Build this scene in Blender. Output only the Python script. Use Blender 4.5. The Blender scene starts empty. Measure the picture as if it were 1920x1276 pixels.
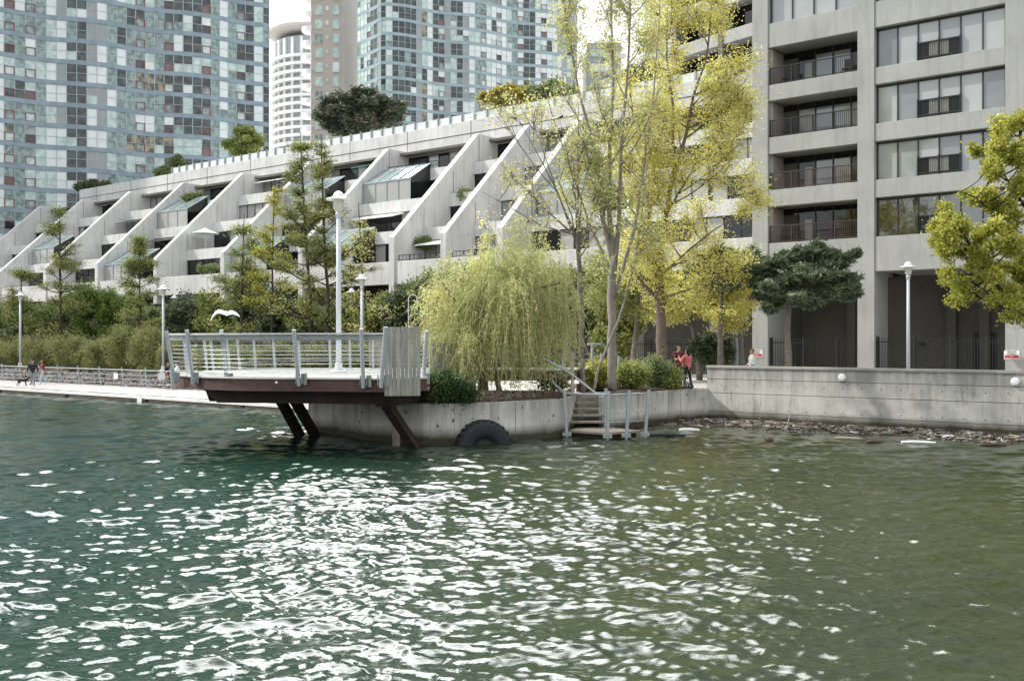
import bpy, bmesh, math, random
import numpy as np
from mathutils import Vector, Matrix

RNG = random.Random(11)
NP = np.random.default_rng(5)
scene = bpy.context.scene
COL = scene.collection
F = 1866.7          # focal length of a 35 mm lens, in photograph pixels
HC = 3.3            # camera height over the water (metres)
rad = math.radians

def at(px, py, Y):
    return Vector(((px-960)/F*Y, Y, HC-(py-638)/F*Y))
def on_level(px, py, z):
    return at(px, py, (HC-z)*F/(py-638))
# quay frame: t runs along the facades (to the right), w away from the water
UX, UY, VX, VY = .7892, -.6141, .6141, .7892
def T(t, w, z=0.0):
    return Vector((VX*w+UX*t, VY*w+UY*t, z))
def tw(px, w):
    k = (px-960)/F
    return w*(VY*k-VX)/(UX-UY*k)
FRONT_ANG = math.atan2(UY, UX)     # rotation that turns +X into the t direction

# ------------------------------------------------------------------ materials
MATS = {}
def _nt(name):
    m = bpy.data.materials.new(name); m.use_nodes = True
    nt = m.node_tree; b = nt.nodes['Principled BSDF']
    return m, nt, b
def _n(nt, kind, **kw):
    n = nt.nodes.new(kind)
    for k, v in kw.items(): setattr(n, k, v)
    return n
def _coords(nt, sc=(1,1,1), rot=None):
    g = _n(nt, 'ShaderNodeNewGeometry')
    m0 = _n(nt, 'ShaderNodeMapping'); m0.inputs['Rotation'].default_value = (0, 0, -FRONT_ANG if rot is None else rot)
    nt.links.new(g.outputs['Position'], m0.inputs['Vector'])
    m1 = _n(nt, 'ShaderNodeMapping'); m1.inputs['Scale'].default_value = sc
    nt.links.new(m0.outputs[0], m1.inputs['Vector'])
    return m1.outputs[0]
def _noise(nt, vec, scale, detail=4, rough=.6):
    n = _n(nt, 'ShaderNodeTexNoise'); n.inputs['Scale'].default_value = scale
    n.inputs['Detail'].default_value = detail; n.inputs['Roughness'].default_value = rough
    nt.links.new(vec, n.inputs['Vector']); return n.outputs['Fac']
def _ramp(nt, fac, p0, p1, c0=(0,0,0,1), c1=(1,1,1,1)):
    r = _n(nt, 'ShaderNodeValToRGB'); e = r.color_ramp.elements
    e[0].position = p0; e[1].position = p1; e[0].color = c0; e[1].color = c1
    nt.links.new(fac, r.inputs[0]); return r.outputs[0]
def _mix(nt, fac, a, b, mode='MIX'):
    m = _n(nt, 'ShaderNodeMixRGB', blend_type=mode)
    if isinstance(fac, (int, float)): m.inputs[0].default_value = fac
    else: nt.links.new(fac, m.inputs[0])
    for i, c in ((1, a), (2, b)):
        if isinstance(c, tuple): m.inputs[i].default_value = (*c[:3], 1)
        else: nt.links.new(c, m.inputs[i])
    return m.outputs[0]
def _bump(nt, b, h, strength, dist=.02):
    bp = _n(nt, 'ShaderNodeBump'); bp.inputs['Strength'].default_value = strength; bp.inputs['Distance'].default_value = dist
    nt.links.new(h, bp.inputs['Height']); nt.links.new(bp.outputs[0], b.inputs['Normal'])

def mat(name, col, rough=.6, metal=0.0, var=.2, scale=3.0, bump=.1, bscale=30, ior=1.45):
    """plain painted / natural surface with two scales of tonal variation"""
    m, nt, b = _nt(name)
    v = _coords(nt)
    n1 = _noise(nt, v, scale); n2 = _noise(nt, v, scale*9)
    dark = tuple(c*(1-var) for c in col); lite = tuple(min(1, c*(1+var)) for c in col)
    c = _mix(nt, _ramp(nt, n1, .3, .7), dark, lite)
    c = _mix(nt, .35, c, _mix(nt, _ramp(nt, n2, .3, .7), dark, lite))
    nt.links.new(c, b.inputs['Base Color'])
    b.inputs['Roughness'].default_value = rough; b.inputs['Metallic'].default_value = metal; b.inputs['IOR'].default_value = ior
    if bump: _bump(nt, b, _noise(nt, v, bscale), bump)
    MATS[name] = m; return m

def concrete(name, col, streak=.35, blot=.2, board=0, rough=.85, stain=(.16,.15,.13), rib=0.0, algae=None, dark_top=None, drips=False):
    m, nt, b = _nt(name)
    v = _coords(nt)
    big = _noise(nt, v, .35, 3)
    c = _mix(nt, _ramp(nt, big, .3, .7), tuple(x*(1-blot) for x in col), tuple(min(1, x*(1+blot)) for x in col))
    vs = _coords(nt, (1, 1, .12))
    st = _noise(nt, vs, 3.2, 6, .7)
    c = _mix(nt, _ramp(nt, st, .48, .75, (0,0,0,1), (streak,)*3+(1,)), c, stain)
    st2 = _noise(nt, _coords(nt, (1, 1, .2)), 13, 4, .7)
    c = _mix(nt, .5, c, _mix(nt, _ramp(nt, st2, .3, .7), tuple(x*.82 for x in col), tuple(min(1, x*1.12) for x in col)), 'MULTIPLY') if False else _mix(nt, _ramp(nt, st2, .55, .8, (0,0,0,1), (.3,)*3+(1,)), c, tuple(x*.6 for x in col))
    fine = _noise(nt, v, 40, 2)
    c = _mix(nt, _ramp(nt, fine, .45, .8, (0,0,0,1), (.35,)*3+(1,)), c, tuple(x*.7 for x in col))
    sep = _n(nt, 'ShaderNodeSeparateXYZ'); nt.links.new(v, sep.inputs[0])
    if drips:
        d = _noise(nt, _coords(nt, (1, .01, .13)), 2.0, 6, .7)
        msk = _ramp(nt, d, .585, .65, (0,0,0,1), (.7,.7,.7,1))
        c = _mix(nt, msk, c, (.17,.16,.12))
        blot3 = _noise(nt, v, .45, 5, .7)
        c = _mix(nt, _ramp(nt, blot3, .45, .62, (0,0,0,1), (.6,)*3+(1,)), c, tuple(min(1, x*1.35) for x in col))
        blot2 = _noise(nt, v, .8, 6, .75)
        c = _mix(nt, _ramp(nt, blot2, .54, .70, (0,0,0,1), (.65,)*3+(1,)), c, tuple(x*.48 for x in col))
    if algae:       # (z0, z1) fade of the wet brown green band above the water
        mr = _n(nt, 'ShaderNodeMapRange'); mr.inputs[1].default_value = algae[1]; mr.inputs[2].default_value = algae[0]
        ns = _noise(nt, v, 1.6, 5)
        ad = _n(nt, 'ShaderNodeMath', operation='MULTIPLY_ADD'); ad.inputs[1].default_value = .28
        nt.links.new(ns, ad.inputs[0]); nt.links.new(sep.outputs[2], ad.inputs[2])
        nt.links.new(ad.outputs[0], mr.inputs[0])
        c = _mix(nt, mr.outputs[0], c, (.045, .04, .022))
    if dark_top:
        mr = _n(nt, 'ShaderNodeMapRange'); mr.inputs[1].default_value = dark_top[0]; mr.inputs[2].default_value = dark_top[1]
        nt.links.new(sep.outputs[2], mr.inputs[0])
        mu = _n(nt, 'ShaderNodeMath', operation='MULTIPLY'); nt.links.new(mr.outputs[0], mu.inputs[0])
        nt.links.new(_ramp(nt, st, .3, .6), mu.inputs[1])
        c = _mix(nt, mu.outputs[0], c, tuple(x*.5 for x in col))
    nt.links.new(c, b.inputs['Base Color']); b.inputs['Roughness'].default_value = rough
    h = _noise(nt, _coords(nt, (1,1,.3)), 18, 6)
    if board:       # board-marked: regular vertical lines
        wv = _n(nt, 'ShaderNodeTexWave', wave_type='BANDS', bands_direction='X'); wv.inputs['Scale'].default_value = board
        wv.inputs['Distortion'].default_value = .6
        cb = _n(nt, 'ShaderNodeCombineXYZ'); ad = _n(nt, 'ShaderNodeMath', operation='ADD')
        nt.links.new(sep.outputs[0], ad.inputs[0]); nt.links.new(sep.outputs[1], ad.inputs[1]); nt.links.new(ad.outputs[0], cb.inputs[0])
        nt.links.new(cb.outputs[0], wv.inputs['Vector'])
        h = _mix(nt, .5, h, wv.outputs['Fac'], 'ADD')
    _bump(nt, b, h, .35, .02)
    MATS[name] = m; return m

def glass(name, col, rough=.05, ior=1.6, var=.25, scale=.5, wob=.02, metal=0.0, col2=None):
    m, nt, b = _nt(name); v = _coords(nt)
    n1 = _noise(nt, v, scale, 3)
    lo = col2 or tuple(c*(1-var) for c in col)
    nt.links.new(_mix(nt, _ramp(nt, n1, .42, .58), lo, col), b.inputs['Base Color'])
    b.inputs['Roughness'].default_value = rough; b.inputs['IOR'].default_value = ior; b.inputs['Metallic'].default_value = metal
    _bump(nt, b, _noise(nt, v, .9, 2), wob*8, .1)
    MATS[name] = m; return m

def leafmat(name, dark, light, trans=.4, tip=None):
    m, nt, b = _nt(name)
    at_ = _n(nt, 'ShaderNodeAttribute', attribute_name='tint')
    r = _n(nt, 'ShaderNodeValToRGB'); e = r.color_ramp.elements
    e[0].color = (*dark, 1); e[1].color = (*light, 1)
    if tip:
        x = e.new(.9); x.color = (*light, 1); e[-1].color = (*tip, 1)
    nt.links.new(at_.outputs['Fac'], r.inputs[0])
    nt.links.new(r.outputs[0], b.inputs['Base Color']); b.inputs['Roughness'].default_value = .55
    tr = _n(nt, 'ShaderNodeBsdfTranslucent'); nt.links.new(r.outputs[0], tr.inputs[0])
    mx = _n(nt, 'ShaderNodeMixShader'); mx.inputs[0].default_value = trans
    nt.links.new(b.outputs[0], mx.inputs[1]); nt.links.new(tr.outputs[0], mx.inputs[2])
    nt.links.new(mx.outputs[0], nt.nodes['Material Output'].inputs[0])
    MATS[name] = m; return m

# ------------------------------------------------------------------ objects
def wloc(o):
    v = Vector((0, 0, 0))
    while o is not None: v += o.location; o = o.parent
    return v
def tag(o, label=None, cat=None, group=None, kind=None):
    if label: o['label'] = label
    if cat: o['category'] = cat
    if group: o['group'] = group
    if kind: o['kind'] = kind
    return o
def thing(name, loc, label, cat, group=None):
    o = bpy.data.objects.new(name, None); COL.objects.link(o); o.location = loc; o.empty_display_size = .3
    return tag(o, label, cat, group)
def copy_tree(o, parent=None):
    c = o.copy(); COL.objects.link(c); c.parent = parent
    for ch in list(o.children): copy_tree(ch, c)
    return c

class MB:
    def __init__(s): s.v = []; s.f = []; s.m = []; s.cur = 0
    def poly(s, pts, m=None):
        n = len(s.v); s.v += [tuple(p) for p in pts]; s.f.append(tuple(range(n, n+len(pts)))); s.m.append(s.cur if m is None else m)
    def hexa(s, p, m=None):       # p: 4 bottom corners, 4 top corners
        n = len(s.v); s.v += [tuple(q) for q in p]
        for q in ((3,2,1,0), (4,5,6,7), (0,1,5,4), (1,2,6,5), (2,3,7,6), (3,0,4,7)):
            s.f.append(tuple(n+i for i in q)); s.m.append(s.cur if m is None else m)
        return s
    def boxT(s, t0, t1, w0, w1, z0, z1, m=None):
        return s.hexa([T(t0,w0,z0), T(t1,w0,z0), T(t1,w1,z0), T(t0,w1,z0), T(t0,w0,z1), T(t1,w0,z1), T(t1,w1,z1), T(t0,w1,z1)], m)
    def box(s, c, size, rz=0, m=None, mtx=None):
        c = Vector(c); x, y, z = (d/2 for d in size)
        A = mtx if mtx else Matrix.Rotation(rz, 3, 'Z')
        return s.hexa([c + A @ Vector(q) for q in ((-x,-y,-z),(x,-y,-z),(x,y,-z),(-x,y,-z),(-x,-y,z),(x,-y,z),(x,y,z),(-x,y,z))], m)
    def beam(s, a, b, wd, dp, m=None, up=(0,0,1)):
        a, b = Vector(a), Vector(b); d = (b-a); L = d.length; d.normalize()
        u = Vector(up); x = d.cross(u)
        if x.length < 1e-4: x = Vector((1,0,0))
        x.normalize(); y = x.cross(d)
        A = Matrix((x, d, y)).transposed()
        return s.box((a+b)/2, (wd, L, dp), mtx=A, m=m)
    def prism(s, pts, ext, m=None):
        n = len(s.v); k = len(pts); e = Vector(ext); mm = s.cur if m is None else m
        s.v += [tuple(p) for p in pts] + [tuple(Vector(p)+e) for p in pts]
        s.f.append(tuple(range(n+k-1, n-1, -1))); s.f.append(tuple(range(n+k, n+2*k))); s.m += [mm, mm]
        for i in range(k):
            j = (i+1) % k; s.f.append((n+i, n+j, n+k+j, n+k+i)); s.m.append(mm)
        return s
    def tube(s, pts, rs, n=8, caps=True, m=None):
        pts = [Vector(p) for p in pts]; mm = s.cur if m is None else m
        if isinstance(rs, (int, float)): rs = [rs]*len(pts)
        base = len(s.v); ref = None
        for i, p in enumerate(pts):
            d = (pts[min(i+1, len(pts)-1)] - pts[max(i-1, 0)])
            if d.length < 1e-9: d = Vector((0,0,1))
            d.normalize()
            if ref is None: ref = Vector((1,0,0)) if abs(d.x) < .8 else Vector((0,1,0))
            x = (ref - d*ref.dot(d)); 
            if x.length < 1e-6: x = d.orthogonal()
            x.normalize(); ref = x; y = d.cross(x)
            for k in range(n):
                a = 2*math.pi*k/n; q = p + (x*math.cos(a)+y*math.sin(a))*rs[i]; s.v.append(tuple(q))
        for i in range(len(pts)-1):
            for k in range(n):
                k2 = (k+1) % n; a = base+i*n
                s.f.append((a+k, a+k2, a+n+k2, a+n+k)); s.m.append(mm)
        if caps:
            s.f.append(tuple(base+k for k in range(n-1, -1, -1))); s.f.append(tuple(base+(len(pts)-1)*n+k for k in range(n))); s.m += [mm, mm]
        return s
    def lathe(s, c, prof, n=24, m=None):
        c = Vector(c); base = len(s.v); mm = s.cur if m is None else m
        for r, z in prof:
            for k in range(n):
                a = 2*math.pi*k/n; s.v.append((c.x+r*math.cos(a), c.y+r*math.sin(a), c.z+z))
        for i in range(len(prof)-1):
            for k in range(n):
                k2 = (k+1) % n; a = base+i*n; s.f.append((a+k, a+k2, a+n+k2, a+n+k)); s.m.append(mm)
        return s
    def build(s, name, mats, parent=None, origin=None, smooth=False, bevel=0):
        off = wloc(parent) if parent else (Vector(origin) if origin is not None else Vector((0,0,0)))
        me = bpy.data.meshes.new(name)
        va = np.array(s.v, dtype=float).reshape(-1, 3) - np.array(off)
        me.from_pydata(va.tolist(), [], s.f)
        if not isinstance(mats, (list, tuple)): mats = [mats]
        for k in mats: me.materials.append(MATS[k] if isinstance(k, str) else k)
        if len(mats) > 1: me.polygons.foreach_set('material_index', s.m)
        if smooth: me.shade_smooth()
        me.update()
        o = bpy.data.objects.new(name, me); COL.objects.link(o)
        if parent: o.parent = parent
        else: o.location = off
        if bevel:
            bv = o.modifiers.new('bevel', 'BEVEL'); bv.width = bevel; bv.segments = 2; bv.limit_method = 'ANGLE'
        return o

def np_mesh(name, V, Fq, mats, parent=None, origin=(0,0,0), tint=None, smooth=False, mi=None):
    off = wloc(parent) if parent else Vector(origin)
    me = bpy.data.meshes.new(name); V = np.asarray(V, dtype=np.float32) - np.array(off, dtype=np.float32)
    Fq = np.asarray(Fq, dtype=np.int32); k = Fq.shape[1]
    me.vertices.add(len(V)); me.vertices.foreach_set('co', V.ravel())
    me.loops.add(Fq.size); me.loops.foreach_set('vertex_index', Fq.ravel())
    me.polygons.add(len(Fq)); me.polygons.foreach_set('loop_start', np.arange(0, Fq.size, k, dtype=np.int32))
    if not isinstance(mats, (list, tuple)): mats = [mats]
    for q in mats: me.materials.append(MATS[q] if isinstance(q, str) else q)
    if mi is not None: me.polygons.foreach_set('material_index', np.asarray(mi, dtype=np.int32))
    me.update(calc_edges=True)
    if tint is not None:
        a = me.attributes.new('tint', 'FLOAT', 'FACE'); a.data.foreach_set('value', np.asarray(tint, dtype=np.float32))
    if smooth: me.shade_smooth()
    o = bpy.data.objects.new(name, me); COL.objects.link(o)
    if parent: o.parent = parent
    else: o.location = off
    return o

def leaf_quads(C, size, elong=1.6, up=.3, droop=None):
    """one small folded-looking diamond per centre, random orientation"""
    n = len(C)
    d = NP.normal(size=(n, 3)); d[:, 2] *= .7
    if droop is not None: d = d*.45 + np.array([0, 0, -droop])
    d /= np.linalg.norm(d, axis=1, keepdims=True)
    e = NP.normal(size=(n, 3)); e -= (e*d).sum(1, keepdims=True)*d; e /= np.linalg.norm(e, axis=1, keepdims=True)+1e-9
    s = (size*NP.uniform(.6, 1.35, n))[:, None]
    a = C - d*s*elong*.5; b = C + e*s*.5; c = C + d*s*elong*.5; f = C - e*s*.5
    V = np.stack([a, b, c, f], 1).reshape(-1, 3)
    return V, np.arange(4*n).reshape(-1, 4)
# ------------------------------------------------------------------ palette
concrete('terrace_concrete', (.64,.64,.63), streak=.55, blot=.14, board=2.2, stain=(.27,.26,.25))
concrete('tower_concrete', (.375,.38,.37), streak=.5, blot=.12, board=5, stain=(.21,.215,.20))  # darkened base colour stands in for shade on the right-hand block
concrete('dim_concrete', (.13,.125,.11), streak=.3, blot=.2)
concrete('quay_concrete', (.52,.51,.47), streak=.6, blot=.18, board=.9, algae=(.32,.66), dark_top=(.65,1.35), drips=True, stain=(.15,.14,.11))
concrete('seawall_concrete', (.46,.455,.42), streak=.55, blot=.22, board=0, algae=(.32,.66), dark_top=(1.2,2.3), drips=True, stain=(.17,.16,.13))
concrete('cap_concrete', (.33,.33,.30), streak=.3, blot=.25)
concrete('paving', (.42,.41,.39), streak=.1, blot=.15)
mat('dock_top', (.40,.385,.375), .8, var=.12, scale=1.5)
mat('dock_side', (.16,.13,.10), .8, var=.35)
mat('dock_edge', (.78,.78,.76), .7, var=.12, scale=2)
mat('seam_dark', (.03,.03,.028), .8)
mat('deck_board', (.60,.59,.57), .75, var=.12, scale=2)
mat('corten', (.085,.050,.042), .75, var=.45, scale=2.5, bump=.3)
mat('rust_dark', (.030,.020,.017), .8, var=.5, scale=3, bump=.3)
mat('galvanised', (.40,.43,.46), .45, metal=.35, var=.12, scale=5)
mat('galvanised_dull', (.30,.32,.31), .5, metal=.4, var=.2, scale=5)
mat('cable', (.55,.56,.55), .4, metal=.6, var=.1)
mat('lamp_paint', (.50,.535,.57), .4, var=.06, scale=4, bump=0)
mat('lamp_white', (.80,.82,.82), .35, var=.05, bump=0)
mat('lamp_glass', (.62,.60,.52), .15, var=.15, scale=12, bump=0)
mat('black_metal', (.018,.020,.023), .5, var=.2, bump=0)
mat('brown_metal', (.06,.04,.035), .5, var=.2, bump=0)
mat('rubber', (.018,.022,.028), .7, var=.4, scale=8, bump=.5, bscale=60)
mat('soil', (.08,.055,.035), .95, var=.5, scale=6, bump=.6)
mat('rock', (.22,.215,.21), .9, var=.4, scale=1.2, bump=.5, bscale=6)
mat('bark_grey', (.17,.15,.13), .9, var=.35, scale=5, bump=.6, bscale=25)
mat('bark_pale', (.25,.23,.20), .9, var=.3, scale=5, bump=.5, bscale=25)
mat('bark_dark', (.05,.042,.034), .9, var=.35, scale=5, bump=.6, bscale=25)
mat('bark_brown', (.15,.12,.095), .9, var=.35, scale=5, bump=.6, bscale=25)
mat('white_paint', (.80,.80,.79), .5, var=.05, bump=0)
mat('red_paint', (.50,.025,.02), .5, var=.1, bump=0)
mat('black_paint', (.03,.03,.03), .5, bump=0)
mat('beige_wall', (.47,.41,.37), .8, var=.06, scale=.4)
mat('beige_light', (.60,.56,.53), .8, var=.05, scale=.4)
mat('white_wall', (.80,.80,.80), .7, var=.04, scale=.4)
mat('roof_dark', (.10,.10,.10), .9)
mat('drift_wood', (.27,.235,.19), .85, var=.45, scale=2, bump=.4)
mat('drift_dark', (.06,.045,.035), .85, var=.5, scale=3)
mat('foam_white', (.78,.79,.78), .6, var=.08)
mat('awning_green', (.05,.17,.13), .7)
mat('mullion', (.40,.48,.50), .5, var=.1, bump=0)
mat('mullion_dark', (.035,.035,.035), .5, var=.1, bump=0)
mat('red_frame', (.20,.075,.08), .5, var=.15, bump=0)
glass('spandrel_blue', (.24,.32,.38), .2, 1.5, var=.18, scale=.8, wob=.01)
glass('spandrel_pale', (.32,.42,.46), .2, 1.5, var=.15, scale=.8, wob=.01)
glass('pane_mint', (.54,.66,.63), .10, 1.5, var=.25, scale=1.3, wob=.02)
glass('pane_white', (.72,.77,.77), .15, 1.5, var=.08, scale=.8, wob=.01)
glass('pane_teal', (.27,.37,.36), .06, 1.6, var=.5, scale=1.6, wob=.04)
glass('pane_dark', (.014,.022,.028), .03, 1.6, col2=(.06,.08,.075), scale=1.1, wob=.05)  # noise patches imitate reflections of other buildings in the base colour
glass('pane_tan', (.33,.30,.20), .06, 1.5, col2=(.07,.08,.07), scale=1.0, wob=.05)  # tan and dark noise paints reflected buildings into the pane colour
glass('panel_grey', (.31,.34,.35), .3, 1.5, var=.1)
glass('panel_brown', (.13,.11,.10), .3, 1.5, var=.15)
glass('navy_glass', (.018,.028,.045), .04, 1.7, var=.4, scale=.7, wob=.03)
glass('window_tree', (.02,.024,.02), .02, 2.4, var=.3, wob=.012)
glass('window_grey_deep', (.20,.22,.225), .03, 1.9, var=.2, scale=.5, wob=.006)
glass('window_grey_light', (.38,.40,.40), .03, 1.9, var=.12, scale=.25, wob=.006)
glass('window_grey', (.30,.325,.335), .03, 1.9, var=.12, scale=.25, wob=.006)
glass('window_dark', (.012,.013,.014), .03, 1.55, var=.5, wob=.01)
glass('window_blind', (.40,.395,.38), .15, 1.5, var=.10, scale=.5)
glass('solar_glass', (.24,.30,.29), .08, 1.7, var=.25, scale=.7)
mat('curtain', (.42,.41,.38), .9, var=.25, scale=6)

def wood_mat():
    m, nt, b = _nt('panel_wood'); v = _coords(nt, (1, 1, .06))
    a = _noise(nt, v, 9, 6, .7); g = _noise(nt, _coords(nt, (1,1,.5)), 1.2, 4)
    c = _mix(nt, _ramp(nt, a, .3, .7), (.19,.185,.15), (.44,.43,.385))
    c = _mix(nt, _ramp(nt, g, .45, .7, (0,0,0,1), (.5,)*3+(1,)), c, (.20,.215,.15))
    nt.links.new(c, b.inputs['Base Color']); b.inputs['Roughness'].default_value = .85
    _bump(nt, b, a, .4, .01); MATS['panel_wood'] = m
wood_mat()

leafmat('leaf_yellow', (.58,.55,.14), (.88,.84,.28), .55, (.97,.95,.58))
leafmat('leaf_bud', (.40,.41,.14), (.68,.67,.28), .5, (.84,.81,.46))
leafmat('leaf_lime', (.25,.27,.04), (.52,.52,.10), .55, (.76,.72,.26))
leafmat('leaf_spring', (.15,.19,.05), (.36,.40,.12), .45, (.55,.55,.22))
leafmat('leaf_mid', (.09,.125,.05), (.26,.31,.13), .45, (.40,.43,.20))
leafmat('leaf_green', (.07,.12,.02), (.20,.30,.06), .45, (.35,.42,.10))
leafmat('leaf_dark', (.04,.065,.035), (.14,.18,.09), .35, (.26,.29,.14))
leafmat('leaf_pine', (.05,.08,.045), (.17,.22,.12), .35, (.34,.38,.20))
leafmat('leaf_pine_brown', (.04,.06,.04), (.14,.16,.10), .3, (.40,.32,.20))
leafmat('leaf_olive', (.13,.15,.05), (.31,.35,.12), .4, (.48,.50,.22))
leafmat('leaf_willow', (.27,.32,.14), (.50,.54,.24), .5, (.78,.76,.38))
leafmat('leaf_ivy', (.015,.045,.010), (.07,.13,.03), .3, (.15,.22,.06))
leafmat('leaf_gold', (.14,.13,.02), (.42,.36,.06), .4, (.62,.50,.10))
mat('willow_twig', (.50,.45,.20), .6, var=.3, bump=0)
mat('twig_olive', (.20,.18,.08), .8, var=.3, bump=0)

# ------------------------------------------------------------------ camera, light, sky
cam = bpy.data.cameras.new('camera'); cam.lens = 35; cam.sensor_width = 36; cam.clip_end = 6000; cam.clip_start = .1
co = bpy.data.objects.new('camera', cam); COL.objects.link(co); co.location = (0, 0, HC); co.rotation_euler = (rad(90), 0, 0)
scene.camera = co
scene.view_settings.view_transform = 'Standard'; scene.view_settings.look = 'None'; scene.view_settings.exposure = 0

SUN_AZ, SUN_EL = rad(-80), rad(42)       # azimuth from +Y, positive to the right
sd = Vector((math.sin(SUN_AZ)*math.cos(SUN_EL), math.cos(SUN_AZ)*math.cos(SUN_EL), math.sin(SUN_EL)))
sl = bpy.data.lights.new('sun', 'SUN'); sl.energy = 3.8; sl.angle = rad(.8); sl.color = (1, .955, .88)
so = bpy.data.objects.new('sun', sl); COL.objects.link(so); so.rotation_euler = (-sd).to_track_quat('-Z', 'Y').to_euler(); so.location = (-60, 0, 80)

W = bpy.data.worlds.new('World'); scene.world = W; W.use_nodes = True
nt = W.node_tree; bg = nt.nodes['Background']
sky = _n(nt, 'ShaderNodeTexSky', sky_type='NISHITA'); sky.sun_disc = False; sky.sun_elevation = SUN_EL; sky.sun_rotation = SUN_AZ
tc = _n(nt, 'ShaderNodeTexCoord')
sc_ = _mix(nt, 1.0, sky.outputs[0], (.15, .15, .15), 'MULTIPLY')
mp = _n(nt, 'ShaderNodeMapping'); mp.inputs['Scale'].default_value = (1, 1, 2.2); nt.links.new(tc.outputs['Generated'], mp.inputs[0])
cl = _noise(nt, mp.outputs[0], 1.7, 6, .6)
clf = _ramp(nt, cl, .34, .60, (.55,.55,.55,1), (1,1,1,1))
sky2 = _mix(nt, clf, sc_, (1.50, 1.52, 1.54))
# added bright sky patch, out of frame, that feeds the water glints
LB = Vector((math.sin(rad(-16))*math.cos(rad(46)), math.cos(rad(-16))*math.cos(rad(46)), math.sin(rad(46))))
dt = _n(nt, 'ShaderNodeVectorMath', operation='DOT_PRODUCT'); dt.inputs[1].default_value = LB
nrm = _n(nt, 'ShaderNodeVectorMath', operation='NORMALIZE'); nt.links.new(tc.outputs['Generated'], nrm.inputs[0]); nt.links.new(nrm.outputs[0], dt.inputs[0])
cn = _noise(nt, mp.outputs[0], 3.2, 5, .6)
ad = _n(nt, 'ShaderNodeMath', operation='MULTIPLY_ADD'); ad.inputs[1].default_value = .16; nt.links.new(cn, ad.inputs[0]); nt.links.new(dt.outputs['Value'], ad.inputs[2])
mrr = _n(nt, 'ShaderNodeMapRange'); mrr.interpolation_type = 'SMOOTHSTEP'; mrr.inputs[1].default_value = .972; mrr.inputs[2].default_value = 1.05; nt.links.new(ad.outputs[0], mrr.inputs[0])
ml = _n(nt, 'ShaderNodeMath', operation='MULTIPLY'); ml.inputs[1].default_value = 17.0; nt.links.new(mrr.outputs[0], ml.inputs[0])
cb = _n(nt, 'ShaderNodeCombineXYZ')
for i in range(3): nt.links.new(ml.outputs[0], cb.inputs[i])
nt.links.new(_mix(nt, 1.0, sky2, cb.outputs[0], 'ADD'), bg.inputs[0]); bg.inputs[1].default_value = 1.0

# ------------------------------------------------------------------ water
def water_mat():
    m, nt, b = _nt('lake_water'); v = _coords(nt, rot=0)
    n = _noise(nt, v, .09, 3); sp = _n(nt, 'ShaderNodeSeparateXYZ'); nt.links.new(v, sp.inputs[0])
    mr = _n(nt, 'ShaderNodeMapRange'); mr.inputs[1].default_value = -6; mr.inputs[2].default_value = 6; nt.links.new(sp.outputs[0], mr.inputs[0])
    c = _mix(nt, mr.outputs[0], (.012, .034, .025), (.036, .043, .019))
    c = _mix(nt, _ramp(nt, n, .4, .65, (0,0,0,1), (.5,)*3+(1,)), c, (.005,.014,.008))
    nt.links.new(c, b.inputs['Base Color']); b.inputs['Roughness'].default_value = .025; b.inputs['IOR'].default_value = 1.33
    h1 = _noise(nt, _coords(nt, (1, 1.9, 1), rot=.25), 12, 3, .55)
    _bump(nt, b, h1, .5, .0085)
    MATS['lake_water'] = m
water_mat()
def spaced(lo, hi, f):
    out = [lo]
    while out[-1] < hi: out.append(out[-1] + f(out[-1]))
    return np.array(out)
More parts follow.
